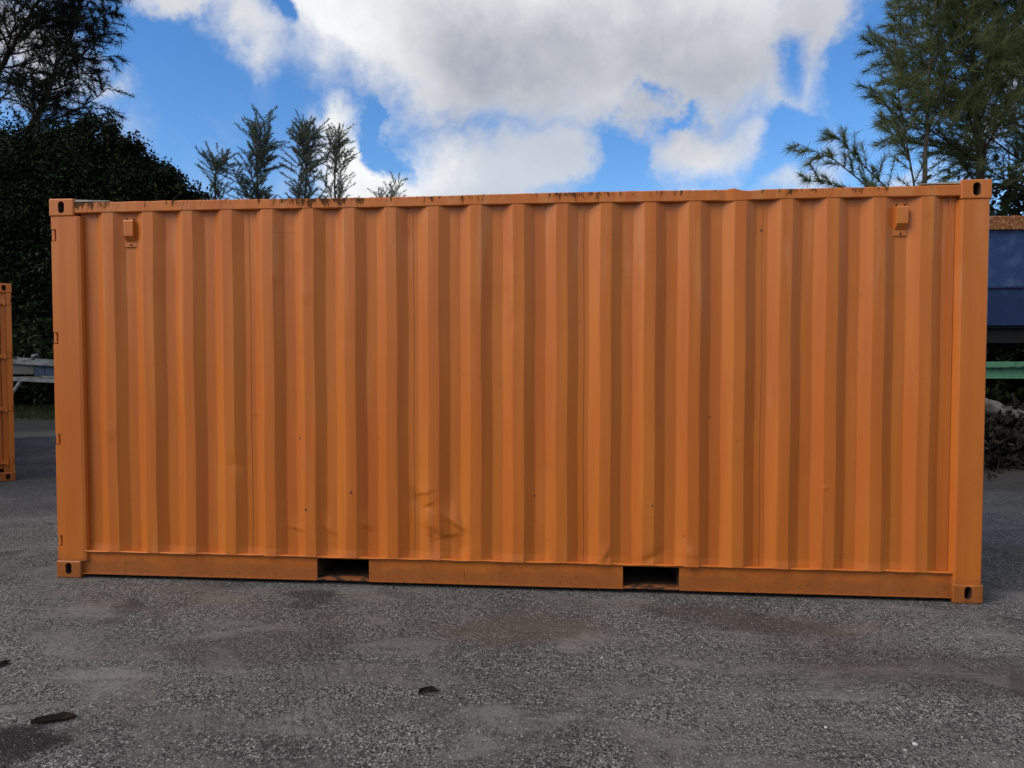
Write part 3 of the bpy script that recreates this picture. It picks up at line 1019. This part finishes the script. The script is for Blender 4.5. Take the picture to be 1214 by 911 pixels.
def casuarina(label, group, trunk, r0, mat, n_limb=22, limb_len=(1.0, 2.4), start=0.2, density=1.0, needle=(0.16, 0.30), width=0.0062,
              wind=(0, 0, 0.1), extra=(), seed=1, up=0.55, per=26, side_len=(0.35, 0.8), taper=True, fan=0.55, mess=0.0):
    """trunk: world-space polyline. Limbs leave it in a spiral; each carries side twigs with sprays of needles."""
    g = random.Random(seed)
    trunk = [Vector(p) for p in trunk]
    base = trunk[0].copy()
    T = thing('casuarina_tree', label, 'tree', base, 0, group)
    tr = [p - base for p in trunk]
    # smooth trunk line
    fine = []
    for i in range(len(tr) - 1):
        for k in range(5):
            fine.append(tr[i].lerp(tr[i + 1], k / 5) + Vector((g.uniform(-1, 1), g.uniform(-1, 1), 0)) * r0 * 0.35)
    fine.append(tr[-1])
    nt = len(fine)
    MB().tube(fine, [max(0.012, r0 * (1 - 0.93 * i / (nt - 1))) for i in range(nt)], 8).build('trunk', M['bark'], T, smooth=True)
    polys = []
    total = nt
    for k in range(n_limb):
        t = start + (1 - start) * ((k + g.random() * 0.8) / n_limb) * 0.97
        p, d = poly_point(fine, t)
        az = k * 2.4 + g.uniform(-0.5, 0.5)
        ln = g.uniform(*limb_len) * ((1.0 - 0.65 * t) if taper else 1.0)
        hd = Vector((math.cos(az), math.sin(az), 0))
        dirv = (hd + d * up * g.uniform(0.6 - 0.5 * mess, 1.6 + 0.6 * mess) + Vector((g.gauss(0, 1), g.gauss(0, 1), 0)) * 0.4 * mess).normalized()
        ln *= 1 + mess * g.uniform(-0.5, 0.25)
        q = [p]
        for s in range(6):
            dirv = (dirv + Vector((g.uniform(-.14, .14), g.uniform(-.14, .14), g.uniform(-.03, .16))) + Vector(wind) * 0.25).normalized()
            q.append(q[-1] + dirv * ln / 6)
        polys.append((q, max(0.010, r0 * 0.36 * (1 - 0.7 * t))))
    for e in extra:
        polys.append(([Vector(p) - base for p in e], r0 * 0.30))
    n_extra = len(extra)
    NP, ND = [], []
    wv = Vector(wind)
    for qi, (q, rr) in enumerate(polys):
        own = qi >= len(polys) - n_extra
        m = MB().tube(q, [max(0.004, rr * (1 - 0.85 * i / (len(q) - 1))) for i in range(len(q))], 6)
        ln = sum((b - a).length for a, b in zip(q, q[1:]))
        ns = max(4, int(ln * 8 * density))
        for s in range(ns):
            t = 0.12 + 0.88 * (s + g.random()) / ns
            p, d = poly_point(q, min(t, 0.999))
            o = Vector((g.gauss(0, 1), g.gauss(0, 1), g.gauss(0, 0.8)))
            o = (o - d * o.dot(d)).normalized()
            sl = g.uniform(*side_len) * (1.15 - 0.55 * t) * (g.uniform(0.35, 0.8) if own else 1.0)
            if own and g.random() < 0.25:
                continue
            sdv = (d * g.uniform(0.5 - 0.4 * mess, 1.0) + o * (0.75 + 0.35 * mess) + wv * 0.7).normalized()
            e = p + sdv * sl
            e2 = e + (sdv + wv * 0.5 + Vector((0, 0, -0.15))).normalized() * sl * 0.5
            m.tube([p, e, e2], [0.007, 0.004, 0.002], 3, cap=False)
            for u in range(per):
                a = (u + g.random()) / per
                pt = p.lerp(e, a / 0.65) if a < 0.65 else e.lerp(e2, (a - 0.65) / 0.35)
                r = Vector((g.gauss(0, 1), g.gauss(0, 1), g.gauss(0, 1)))
                NP.append(pt)
                ND.append((sdv * 0.9 + r * fan + wv * 1.0).normalized())
        m.build('limb', M['bark'], T)
    NP, ND = np.array(NP), np.array(ND)
    n = len(NP)
    v, f = needle_arrays(NP, ND, rng.uniform(*needle, n), rng.uniform(0.7, 1.3, n) * width)
    link('foliage', np_mesh('foliage', v, f, mat), None, T)
    return T


def leafy(name, label, cat, base, lobes, mat, n, size, group=None, trunk=None, r0=0.2, shell=0.55, limbs=True):
    """broad-leaved crown: leaves gathered in clumps through ellipsoid lobes. lobes: (centre world, radii)"""
    base = Vector(base)
    T = thing(name, label, cat, base, 0, group)
    g = random.Random(len(label) + n)
    vol = np.array([l[1][0] * l[1][1] * l[1][2] for l in lobes]) ** (2 / 3)
    vol /= vol.sum()
    NP, NN = [], []
    for (c, r), fr in zip(lobes, vol):
        c = np.array(Vector(c) - base)
        r = np.array(r)
        m = int(n * fr)
        ncl = max(6, m // 45)
        d = unit(rng.normal(0, 1, (ncl, 3)))
        rad = shell + (1.05 - shell) * rng.random((ncl, 1)) ** 0.6 + 0.28 * (rng.random((ncl, 1)) < 0.12)
        cc = c + d * rad * r
        idx = rng.integers(0, ncl, m)
        cs = 0.10 + 0.16 * rng.random((ncl, 1)) * r.mean()
        pts = cc[idx] + np.clip(rng.normal(0, 1, (m, 3)), -1.7, 1.7) * cs[idx]
        nn = unit(unit(pts - c) * 0.6 + rng.normal(0, 0.7, (m, 3)) + np.array([0, 0, 0.5]))
        NP.append(pts); NN.append(nn)
    P, N = np.concatenate(NP), np.concatenate(NN)
    k = P[:, 2] > 0.02 - base.z
    P, N = P[k], N[k]
    v, f = leaf_arrays(P, N, rng.uniform(0.6, 1.3, len(P)) * size)
    link('crown', np_mesh('crown', v, f, mat), None, T)
    tr = trunk or [Vector((0, 0, 0)), Vector((0.1, 0, (lobes[0][0][2] - base.z) * 0.6)), Vector(lobes[0][0]) - base]
    tr = [Vector(p) for p in tr]
    MB().tube(tr, [r0 * (1 - 0.7 * i / max(1, len(tr) - 1)) for i in range(len(tr))], 8).build('trunk', M['bark'], T, smooth=True)
    if limbs:
        for c, r in lobes[1:]:
            e = Vector(c) - base
            s = tr[0].lerp(tr[-1], 0.55)
            MB().tube([s, s.lerp(e, 0.5) + Vector((0, 0, 0.15)), e], [r0 * 0.4, r0 * 0.25, r0 * 0.1], 6).build('limb', M['bark'], T, smooth=True)
    return T


def foot(u, depth):
    """ground point below photo column u at that depth"""
    p = at(u, 427, depth)
    return Vector((p.x, p.y, 0))


# right: sparse forked casuarina against the sky, then denser ones to its right
D = 14.0
casuarina('slender forked casuarina with open sprays, left of the dense ones behind the right corner', 'casuarinas behind the container',
          [foot(1088, D), at(1092, 330, D), at(1095, 215, D), at(1100, 120, D), at(1106, 20, D), at(1118, -90, D)], 0.075, M['needle_right'],
          n_limb=22, limb_len=(0.8, 1.8), start=0.5, wind=(-0.20, 0, 0.22), seed=3, per=80, density=0.95, fan=0.65, mess=0.5, needle=(0.15, 0.28),
          extra=[[at(1093, 300, D), at(1083, 215, D), at(1066, 120, D), at(1060, 40, D), at(1066, -20, D)],
                 [at(1092, 290, D), at(1045, 235, D), at(990, 190, D), at(940, 168, D - .3)],
                 [at(1092, 300, D), at(1050, 222, D), at(1015, 188, D), at(990, 160, D)],
                 [at(1078, 190, D), at(1055, 130, D), at(1036, 105, D)], [at(1096, 260, D), at(1020, 228, D), at(955, 212, D)]])
D2 = 14.8
casuarina('dense dark green casuarina at the right edge above the blue trailer', 'casuarinas behind the container',
          [foot(1165, D2), at(1162, 240, D2), at(1158, 110, D2), at(1150, 0, D2), at(1146, -130, D2)], 0.11, M['needle_right'],
          n_limb=48, limb_len=(1.3, 2.3), start=0.27, wind=(-0.12, 0, 0.15), seed=9, per=110, density=1.1, fan=0.65, mess=0.5, taper=False)
casuarina('second dense casuarina cut by the right edge, behind the first', 'casuarinas behind the container',
          [foot(1225, 15.6), at(1222, 240, 15.6), at(1218, 90, 15.6), at(1212, -120, 15.6)], 0.11, M['needle_right'],
          n_limb=38, limb_len=(1.2, 2.2), start=0.25, wind=(-0.12, 0, 0.12), seed=12, per=110, density=1.1, fan=0.65, mess=0.5, taper=False)

# left: leaning casuarina over the dark broad-leaved tree
D3 = 27.0
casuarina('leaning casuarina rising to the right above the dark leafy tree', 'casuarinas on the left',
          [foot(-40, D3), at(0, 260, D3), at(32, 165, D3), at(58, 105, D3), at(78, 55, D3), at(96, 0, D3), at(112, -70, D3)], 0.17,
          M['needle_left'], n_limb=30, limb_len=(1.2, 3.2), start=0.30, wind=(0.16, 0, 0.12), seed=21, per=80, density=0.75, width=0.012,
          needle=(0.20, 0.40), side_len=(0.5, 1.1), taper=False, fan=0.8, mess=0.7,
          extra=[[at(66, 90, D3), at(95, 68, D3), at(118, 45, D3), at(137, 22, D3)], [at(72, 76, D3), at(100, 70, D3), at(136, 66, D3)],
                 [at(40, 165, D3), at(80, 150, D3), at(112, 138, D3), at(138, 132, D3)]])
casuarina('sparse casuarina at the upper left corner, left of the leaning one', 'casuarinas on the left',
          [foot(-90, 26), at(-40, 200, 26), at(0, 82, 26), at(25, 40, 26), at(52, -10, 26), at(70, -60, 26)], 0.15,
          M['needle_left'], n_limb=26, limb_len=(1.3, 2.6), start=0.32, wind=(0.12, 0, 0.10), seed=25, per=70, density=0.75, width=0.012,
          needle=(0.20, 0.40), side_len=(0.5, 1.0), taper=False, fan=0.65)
D4 = 25.0
px = D4 / F_PX
edge = [(-30, 175, 34), (5, 205, 26), (48, 200, 22), (90, 186, 18), (105, 170, 13), (128, 182, 13), (135, 190, 20), (155, 205, 20), (175, 216, 14), (186, 226, 16),
        (208, 230, 13), (226, 240, 10), (245, 252, 9), (60, 200, 40), (110, 205, 40), (150, 225, 36), (195, 245, 26)]
lobes = [(at(105, 245, D4), (2.3, 2.0, 2.0)), (at(55, 250, D4), (2.6, 2.0, 2.8)), (at(0, 240, D4), (2.6, 2.0, 3.0)), (at(100, 320, D4), (3.3, 2.2, 2.6)),
         (at(10, 330, D4), (3.2, 2.2, 2.8)), (at(185, 300, D4), (2.2, 1.8, 2.2))]
rim = [(-20, 190), (20, 178), (50, 176), (78, 160), (105, 150), (130, 158), (150, 172), (170, 190), (190, 206), (215, 216), (240, 234)]
tg = random.Random(17)
for k in range(46):
    i = tg.randrange(len(rim) - 1)
    t = tg.random()
    u, v = (rim[i][0] + (rim[i + 1][0] - rim[i][0]) * t, rim[i][1] + (rim[i + 1][1] - rim[i][1]) * t)
    edge.append((u + tg.uniform(-4, 5), v + tg.uniform(-7, 10), tg.uniform(6, 12)))
for k in range(15):
    i = k % (len(rim) - 1)
    t = tg.random()
    edge.append((rim[i][0] + (rim[i + 1][0] - rim[i][0]) * t, rim[i][1] + (rim[i + 1][1] - rim[i][1]) * t + tg.uniform(-8, 4), tg.uniform(8, 14)))
lobes += [(at(u, v, D4 + 0.5 * math.sin(u)), (r * px, r * px * 1.2, r * px * 0.9)) for u, v, r in edge]
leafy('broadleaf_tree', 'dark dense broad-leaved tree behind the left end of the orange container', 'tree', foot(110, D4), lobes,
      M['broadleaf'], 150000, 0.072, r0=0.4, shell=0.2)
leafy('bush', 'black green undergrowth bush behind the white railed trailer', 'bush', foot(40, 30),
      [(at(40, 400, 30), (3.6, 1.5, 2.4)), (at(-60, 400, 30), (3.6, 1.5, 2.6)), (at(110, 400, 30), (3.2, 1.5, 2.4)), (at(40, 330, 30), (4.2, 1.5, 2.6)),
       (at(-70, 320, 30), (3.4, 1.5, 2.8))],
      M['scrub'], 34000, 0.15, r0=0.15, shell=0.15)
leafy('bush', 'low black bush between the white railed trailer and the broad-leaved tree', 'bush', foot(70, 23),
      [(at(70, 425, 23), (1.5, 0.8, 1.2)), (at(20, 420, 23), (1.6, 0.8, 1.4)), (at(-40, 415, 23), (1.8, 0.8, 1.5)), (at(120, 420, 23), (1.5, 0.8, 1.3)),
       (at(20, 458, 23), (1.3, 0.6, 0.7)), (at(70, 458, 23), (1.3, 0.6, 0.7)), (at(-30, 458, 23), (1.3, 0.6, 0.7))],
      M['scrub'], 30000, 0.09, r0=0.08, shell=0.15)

# small far casuarinas over the container's top edge
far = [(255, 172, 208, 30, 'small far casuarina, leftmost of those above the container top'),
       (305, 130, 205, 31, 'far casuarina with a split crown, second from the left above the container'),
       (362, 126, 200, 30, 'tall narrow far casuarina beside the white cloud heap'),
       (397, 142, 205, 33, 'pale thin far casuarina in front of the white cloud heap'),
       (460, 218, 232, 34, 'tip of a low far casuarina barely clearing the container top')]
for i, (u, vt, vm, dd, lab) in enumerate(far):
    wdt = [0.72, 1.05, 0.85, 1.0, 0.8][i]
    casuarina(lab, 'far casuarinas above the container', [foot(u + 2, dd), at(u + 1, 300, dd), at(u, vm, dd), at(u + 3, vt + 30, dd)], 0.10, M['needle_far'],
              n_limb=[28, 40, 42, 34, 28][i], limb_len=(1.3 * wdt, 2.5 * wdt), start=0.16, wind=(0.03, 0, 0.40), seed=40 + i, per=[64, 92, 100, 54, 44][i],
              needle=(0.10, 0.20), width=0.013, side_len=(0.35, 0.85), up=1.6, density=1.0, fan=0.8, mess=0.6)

# right-hand scrub below the casuarinas
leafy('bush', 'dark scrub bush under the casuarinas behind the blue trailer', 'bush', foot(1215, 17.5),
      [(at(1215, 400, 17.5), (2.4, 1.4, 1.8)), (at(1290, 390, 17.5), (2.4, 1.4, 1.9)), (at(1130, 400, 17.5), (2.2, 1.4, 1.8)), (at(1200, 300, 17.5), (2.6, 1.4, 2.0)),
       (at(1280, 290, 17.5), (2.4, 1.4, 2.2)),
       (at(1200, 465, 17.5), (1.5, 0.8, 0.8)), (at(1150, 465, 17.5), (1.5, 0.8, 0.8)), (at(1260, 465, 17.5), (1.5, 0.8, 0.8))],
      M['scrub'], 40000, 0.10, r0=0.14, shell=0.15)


def treeline():
    n = 110000
    a = rng.uniform(0, 2 * math.pi, n)
    r = rng.uniform(48, 62, n)
    h = (4.0 + 1.5 * np.sin(a * 7) + np.sin(a * 23)) * rng.random(n) ** 0.8
    P = np.stack([np.cos(a) * r, np.sin(a) * r, h + 0.1], 1)
    v, f = leaf_arrays(P, unit(rng.normal(0, 1, (n, 3))), rng.uniform(0.3, 0.7, n))
    tag(link('treeline', np_mesh('treeline', v, f, M['scrub'])), 'low dark wood closing off the far side of the yard', kind='stuff')


treeline()


def grass_patch():
    n = 14000
    P = []
    for (u0, u1, d0, d1, k) in ((-80, 160, 18.0, 24, 9000), (1130, 1330, 12.5, 17, 5000)):
        u = rng.uniform(u0, u1, k)
        dd = rng.uniform(d0, d1, k) + rng.normal(0, 0.3, k)
        base0 = np.array([foot(a, b_) for a, b_ in zip(u, dd)])
        P.append(base0)
    P = np.concatenate(P)
    D_ = unit(rng.normal(0, 0.45, (n, 3)) + np.array([0, 0, 1.0]))
    v, f = needle_arrays(P, D_, rng.uniform(0.06, 0.20, n), np.full(n, 0.012))
    tag(link('grass', np_mesh('grass', v, f, M['grass'])), 'short rough grass along the yard edges under the trees', kind='stuff')


grass_patch()


# ------------------------------------------------------------------ white-railed trailer on the left
def wheel(parent, x, y, r, wd, name='wheel'):
    prof = [(r * 0.62, -wd / 2), (r * 0.95, -wd / 2), (r, -wd / 3), (r, wd / 3), (r * 0.95, wd / 2), (r * 0.62, wd / 2)]
    def lathe(pr, n=20):
        vs, fs = [], []
        for k in range(n):
            a = 2 * math.pi * k / n
            for rr, yy in pr:
                vs.append((x + rr * math.cos(a), y + yy, r + rr * math.sin(a)))
        m = len(pr)
        for k in range(n):
            for j in range(m - 1):
                fs.append((k * m + j, ((k + 1) % n) * m + j, ((k + 1) % n) * m + j + 1, k * m + j + 1))
        return vs, fs
    vs, fs = lathe(prof)
    w = link(name, np_mesh(name, vs, fs, M['tyre'], True), None, parent)
    vs, fs = lathe([(0.001, -wd * 0.3), (r * 0.3, -wd * 0.38), (r * 0.55, -wd * 0.3), (r * 0.63, -wd * 0.45), (r * 0.63, wd * 0.45), (0.001, wd * 0.3)])
    link('rim', np_mesh('rim', vs, fs, M['black'], True), None, w)
    return w


def small_trailer():
    p = foot(40, 20.0)
    T = thing('utility_trailer', 'small utility trailer with weathered white rails and dark board sides under the trees', 'trailer', p, R(3))
    # local x along its length, seen side-on
    def bar(name, x0, z0, x1, z1, h, y0, y1, mat):
        m = MB()
        m.prism([(x0, z0 - h / 2), (x1, z1 - h / 2), (x1, z1 + h / 2), (x0, z0 + h / 2)], 1, y0, y1)
        return m.build(name, mat, T)
    bar('top_rail', -1.6, 1.52, 2.2, 1.30, 0.12, -0.06, 0.04, M['white_paint'])
    bar('top_rail', -1.6, 1.52, 2.2, 1.30, 0.12, 1.50, 1.60, M['white_paint'])
    for x0, x1, mt in ((-1.55, -0.02, 'grey_board'), (0.0, 0.30, 'navy'), (0.31, 1.0, 'navy'), (1.02, 2.15, 'navy')):
        m = MB().box(x0, x1, 0.0, 0.03, 1.06 - 0.03 * x0, 1.40 - 0.06 * x0)
        m.build('side_board', M[mt], T)
    bar('chassis_beam', -0.85, 0.98, 2.3, 0.84, 0.10, -0.05, 0.05, M['white_paint'])
    bar('chassis_beam', -0.85, 0.98, 2.3, 0.84, 0.10, 1.50, 1.60, M['white_paint'])
    MB().box(-1.5, 2.2, 0.04, 1.52, 0.97, 1.0).build('deck', M['grey_board'], T)
    MB().tube([(-0.35, -0.02, 0.93), (-0.72, -0.02, 0.45), (-0.66, -0.02, 0.0)], 0.045, 8).build('jack_leg', M['white_paint'], T, smooth=True)
    MB().tube([(0.95, -0.02, 0.88), (1.02, -0.02, 0.55), (0.98, -0.02, 0.0)], 0.035, 8).build('jack_leg', M['white_paint'], T, smooth=True)
    MB().tube([(0.0, -0.02, 1.50), (0.0, -0.02, 1.62), (0.12, -0.02, 1.64)], 0.05, 8).build('rail_cap', M['white_paint'], T, smooth=True)
    MB().tube([(1.9, 0.0, 0.33), (1.9, 1.55, 0.33)], 0.04, 8).build('axle', M['black'], T)
    wheel(T, 1.9, 0.0, 0.33, 0.2)
    wheel(T, 1.9, 1.55, 0.33, 0.2)
    MB().box(1.85, 1.95, 0.2, 1.4, 0.36, 0.96).build('axle_mount', M['black'], T)


small_trailer()


# ------------------------------------------------------------------ right-hand side: blue trailer, green frame, logs
def blue_trailer():
    d = 12.2
    p0 = at(1174, 258, d)
    ztop, zb = p0.z, at(1174, 386, d).z
    zmid = at(1174, 340, d).z
    zr = at(1174, 274, d).z
    org = foot(1172, d)
    T = thing('tipping_trailer', 'blue high-sided tipping trailer with a rusty top rim, right of the container', 'trailer', org, R(2))
    x0, x1, dp = -1.1, 5.2, 2.3
    MB().box(x0, x1, 0.0, 0.03, zmid, zr).build('side_panel', M['blue'], T)
    MB().box(x0, x1, dp - 0.03, dp, zmid, zr).build('side_panel', M['blue'], T)
    MB().box(x0, x1, -0.005, 0.04, zb, zmid - 0.02).build('lower_panel', M['blue_dark'], T)
    MB().box(x0, x1, -0.03, -0.0055, zmid - 0.035, zmid - 0.005, 0.006).build('side_seam', M['blue_dark'], T)
    MB().box(x0, x0 + 0.03, 0.031, dp - 0.031, zb, zr).build('end_panel', M['blue'], T)
    MB().box(x1 - 0.03, x1, 0.031, dp - 0.031, zb, zr).build('end_panel', M['blue'], T)
    MB().box(x0, x1, 0.041, dp, zb - 0.05, zb - 0.002).build('bed_floor', M['black'], T)
    # rusty rim: lumpy pressed section
    for y in (-0.06, dp - 0.06):
        n = 90
        xs = np.linspace(x0 - 0.03, x1 + 0.03, n)
        g = np.random.default_rng(4)
        vs, fs = [], []
        for i in range(n):
            e = g.normal(0, 0.006, 6)
            for (yy, zz) in ((y + e[0], zr + 0.002), (y + e[1], ztop - 0.02), (y + 0.03, ztop + e[2]), (y + 0.12, ztop + e[3]), (y + 0.14, ztop - 0.03), (y + 0.14, zr + 0.002)):
                vs.append((xs[i], yy, zz))
        for i in range(n - 1):
            for k in range(6):
                fs.append((i * 6 + k, i * 6 + (k + 1) % 6, (i + 1) * 6 + (k + 1) % 6, (i + 1) * 6 + k)[::-1])
        link('top_rim', np_mesh('top_rim', vs, fs, M['rust']), None, T)
    # vertical stakes, chassis and wheels
    for x in (1.0, 2.0, 3.0, 4.0, 5.0):
        MB().box(x - 0.04, x + 0.04, -0.05, -0.001, zb, zmid - 0.037, 0.006).build('stake', M['blue_dark'], T)
    for y in (0.55, 1.65):
        MB().box(x0, x1, y, y + 0.12, zb - 0.38, zb - 0.052).build('chassis_beam', M['black'], T)
    MB().box(x0, x1, 0.10, 0.16, zb - 0.30, zb - 0.06).build('side_guard', M['black'], T)
    for x in (3.2, 4.3):
        MB().tube([(x, 0.25, 0.5), (x, 2.05, 0.5)], 0.07, 8).build('axle', M['black'], T)
        for y in (0.25, 2.05):
            wheel(T, x, y, 0.5, 0.28)
        MB().box(x - 0.1, x + 0.1, 0.5, 1.8, 0.5, zb - 0.37).build('suspension', M['black'], T)
    for y in (0.45, 1.85):
        MB().box(-0.9, -0.78, y, y + 0.12, 0.0, zb - 0.05).build('landing_leg', M['black'], T)


blue_trailer()


def green_frame():
    d = 11.2
    z1, z2, z3 = at(1174, 429, d).z, at(1174, 436, d).z, at(1174, 449, d).z
    org = foot(1174, d)
    T = thing('steel_frame', 'chipped green steel beam frame standing in front of the blue trailer', 'frame', org, R(1))
    x0, x1 = -1.2, 4.2
    MB().box(x0, x1, -0.08, 0.08, z2 + 0.001, z1, 0.004).build('beam_flange', M['green'], T)
    MB().box(x0, x1, -0.02, 0.02, z3 + 0.02, z2).build('beam_web', M['green'], T)
    MB().box(x0, x1, -0.07, 0.07, z3, z3 + 0.0195, 0.004).build('beam_flange', M['green'], T)
    for k in range(24):
        x = 0.28 + k * 0.16
        MB().box(x - 0.045, x + 0.045, -0.095, -0.081, z2 + 0.015, z1 - 0.015, 0.005).build('cleat', M['green'], T)
    for x in (x0 + 0.1, x1 - 0.1):
        MB().box(x - 0.06, x + 0.06, -0.06, 0.06, 0.0, z3 - 0.001).build('leg', M['green'], T)
        MB().box(x - 0.15, x + 0.15, -0.3, 0.3, 0.0005, 0.03).build('foot', M['green'], T) if False else None
    for x in (x0 + 0.1, x1 - 0.1):
        MB().tube([(x, 0.06, 0.1), (x, 0.9, 0.02)], 0.03, 6).build('brace', M['green'], T)


green_frame()


def logs():
    specs = [  # ends in the photograph (u, v, depth), radius, label
        ((1110, 470, 10.5), (1250, 512, 10.0), 0.13, 'pale bleached log lying on top of the brush pile'),
        ((1120, 510, 10.2), (1260, 530, 9.8), 0.12, 'dark rotten log in the middle of the brush pile'),
        ((1130, 545, 9.9), (1280, 536, 10.1), 0.09, 'thin dark log at the foot of the brush pile'),
    ]
    for i, (a, b_, r, lab) in enumerate(specs):
        A, B = at(*a), at(*b_)
        base = Vector(((A.x + B.x) / 2, (A.y + B.y) / 2, 0))
        if i == 2:
            A.z = B.z = r * 0.9
        g = random.Random(i)
        pts, rad = [], []
        n = 14
        for k in range(n + 1):
            t = k / n
            p = A.lerp(B, t) + Vector((0, g.uniform(-.02, .02), g.uniform(-.02, .02) + 0.05 * math.sin(t * 3.1)))
            pts.append(p - base)
            rad.append(r * (1.1 - 0.35 * t) * g.uniform(0.88, 1.1))
        T = thing('log', lab, 'log', base, 0, 'logs in the brush pile')
        MB().tube(pts, rad, 12).build('stem', M['log'] if i == 0 else M['deadwood'], T, smooth=True)
        for k in (4, 9):
            m = MB()
            q = pts[k]
            m.tube([q, q + Vector((g.uniform(-.1, .1), -0.12, 0.16)), q + Vector((g.uniform(-.2, .2), -0.2, 0.3))], [r * 0.35, r * 0.25, r * 0.12], 6)
            m.build('branch_stub', M['deadwood'], T, smooth=True)
    # brush heap under and around them
    m = MB()
    g = random.Random(5)
    for k in range(420):
        c = at(g.uniform(1120, 1290), 427, g.uniform(9.8, 11.0))
        h = max(0.0, 0.75 - 0.0 * g.random()) * g.random() ** 1.3
        d = Vector((g.gauss(0, 1), g.gauss(0, 0.6), g.gauss(0, 0.3))).normalized() * g.uniform(0.15, 0.6)
        p = Vector((c.x, c.y, h + 0.03))
        q = p + d
        q.z = max(q.z, 0.01)
        m.tube([p - d * 0.5 + Vector((0, 0, 0)), p + Vector((g.uniform(-.05, .05),) * 3), q], [0.022, 0.016, 0.006], 4, cap=False)
    o = m.build('brush_pile', M['deadwood'])
    tag(o, 'heap of dark dead brush and twigs right of the container', kind='stuff')
    n = 9000
    u = rng.uniform(1110, 1300, n); dd = rng.normal(10.5, 0.45, n)
    hh = 0.75 * rng.random(n) ** 1.4
    P = np.array([foot(a, b_) for a, b_ in zip(u, dd)]); P[:, 2] = hh + 0.02
    v, f = leaf_arrays(P, unit(rng.normal(0, 1, (n, 3))), rng.uniform(0.03, 0.07, n))
    tag(link('leaf_litter', np_mesh('leaf_litter', v, f, M['deadwood'])), 'dead leaves heaped through the brush pile', kind='stuff')


logs()


# ------------------------------------------------------------------ small things on the ground
def dead_leaf(u, v, ln, wd, ang, label, curl=0.007, bow=0.25):
    p = ground_at(u, v)
    z = float(hills2(np.array([p.x]), np.array([p.y]))[0])
    n, m_ = 9, 4
    vs, fs = [], []
    for i in range(n):
        t = i / (n - 1)
        w_ = wd * math.sin(math.pi * min(1, 0.04 + t * 0.93)) ** 1.1
        for j in range(m_ + 1):
            s = (j / m_ - 0.5) * 2
            x = (t - 0.5) * ln
            y = s * w_ - bow * ln * (t - 0.5) ** 2 + 0.12 * w_ * math.sin(t * 23)
            zz = 0.004 + curl * (s * s) + curl * 0.9 * math.sin(t * 5 + s) ** 2
            vs.append((x, y, zz))
    for i in range(n - 1):
        for j in range(m_):
            k = i * (m_ + 1) + j
            fs.append((k, k + m_ + 1, k + m_ + 2, k + 1))
    o = link('dead_leaf', np_mesh('dead_leaf', vs, fs, M['dead_leaf'], True))
    md = o.modifiers.new('thick', 'SOLIDIFY'); md.thickness = 0.003
    o.location = (p.x, p.y, z + 0.002)
    o.rotation_euler = (0, 0, ang)
    tag(o, label, 'leaf', 'dead leaves on the asphalt')


dead_leaf(508, 820, 0.085, 0.018, R(12), 'small curled black leaf lying alone near the middle foreground', bow=1.3)
dead_leaf(65, 856, 0.165, 0.034, R(22), 'larger dark leaf lying beside the damp stain at lower left')
dead_leaf(2, 789, 0.08, 0.02, R(75), 'dark leaf cut by the left edge above the larger leaf')


def white_chips():
    for (u, v, r, lab) in ((832, 768, 0.006, 'small white chip farther back on the right half of the asphalt'),
                           (1085, 884, 0.010, 'round white chip in the right foreground'),
                           (714, 781, 0.007, 'tiny white chip near the middle of the asphalt'),
                           (979, 863, 0.008, 'greyish white chip left of the round one in the foreground')):
        p = ground_at(u, v)
        z = float(hills2(np.array([p.x]), np.array([p.y]))[0])
        bm = bmesh.new()
        bmesh.ops.create_icosphere(bm, subdivisions=2, radius=r)
        for q in bm.verts:
            q.co *= rnd.uniform(0.82, 1.15)
            q.co.z *= 0.6
        me = bpy.data.meshes.new('pebble')
        bm.to_mesh(me); bm.free()
        o = link('pebble', me, M['white_stone'])
        o.location = (p.x, p.y, z + r * 0.4)
        tag(o, lab, 'pebble', 'white chips on the asphalt')


white_chips()
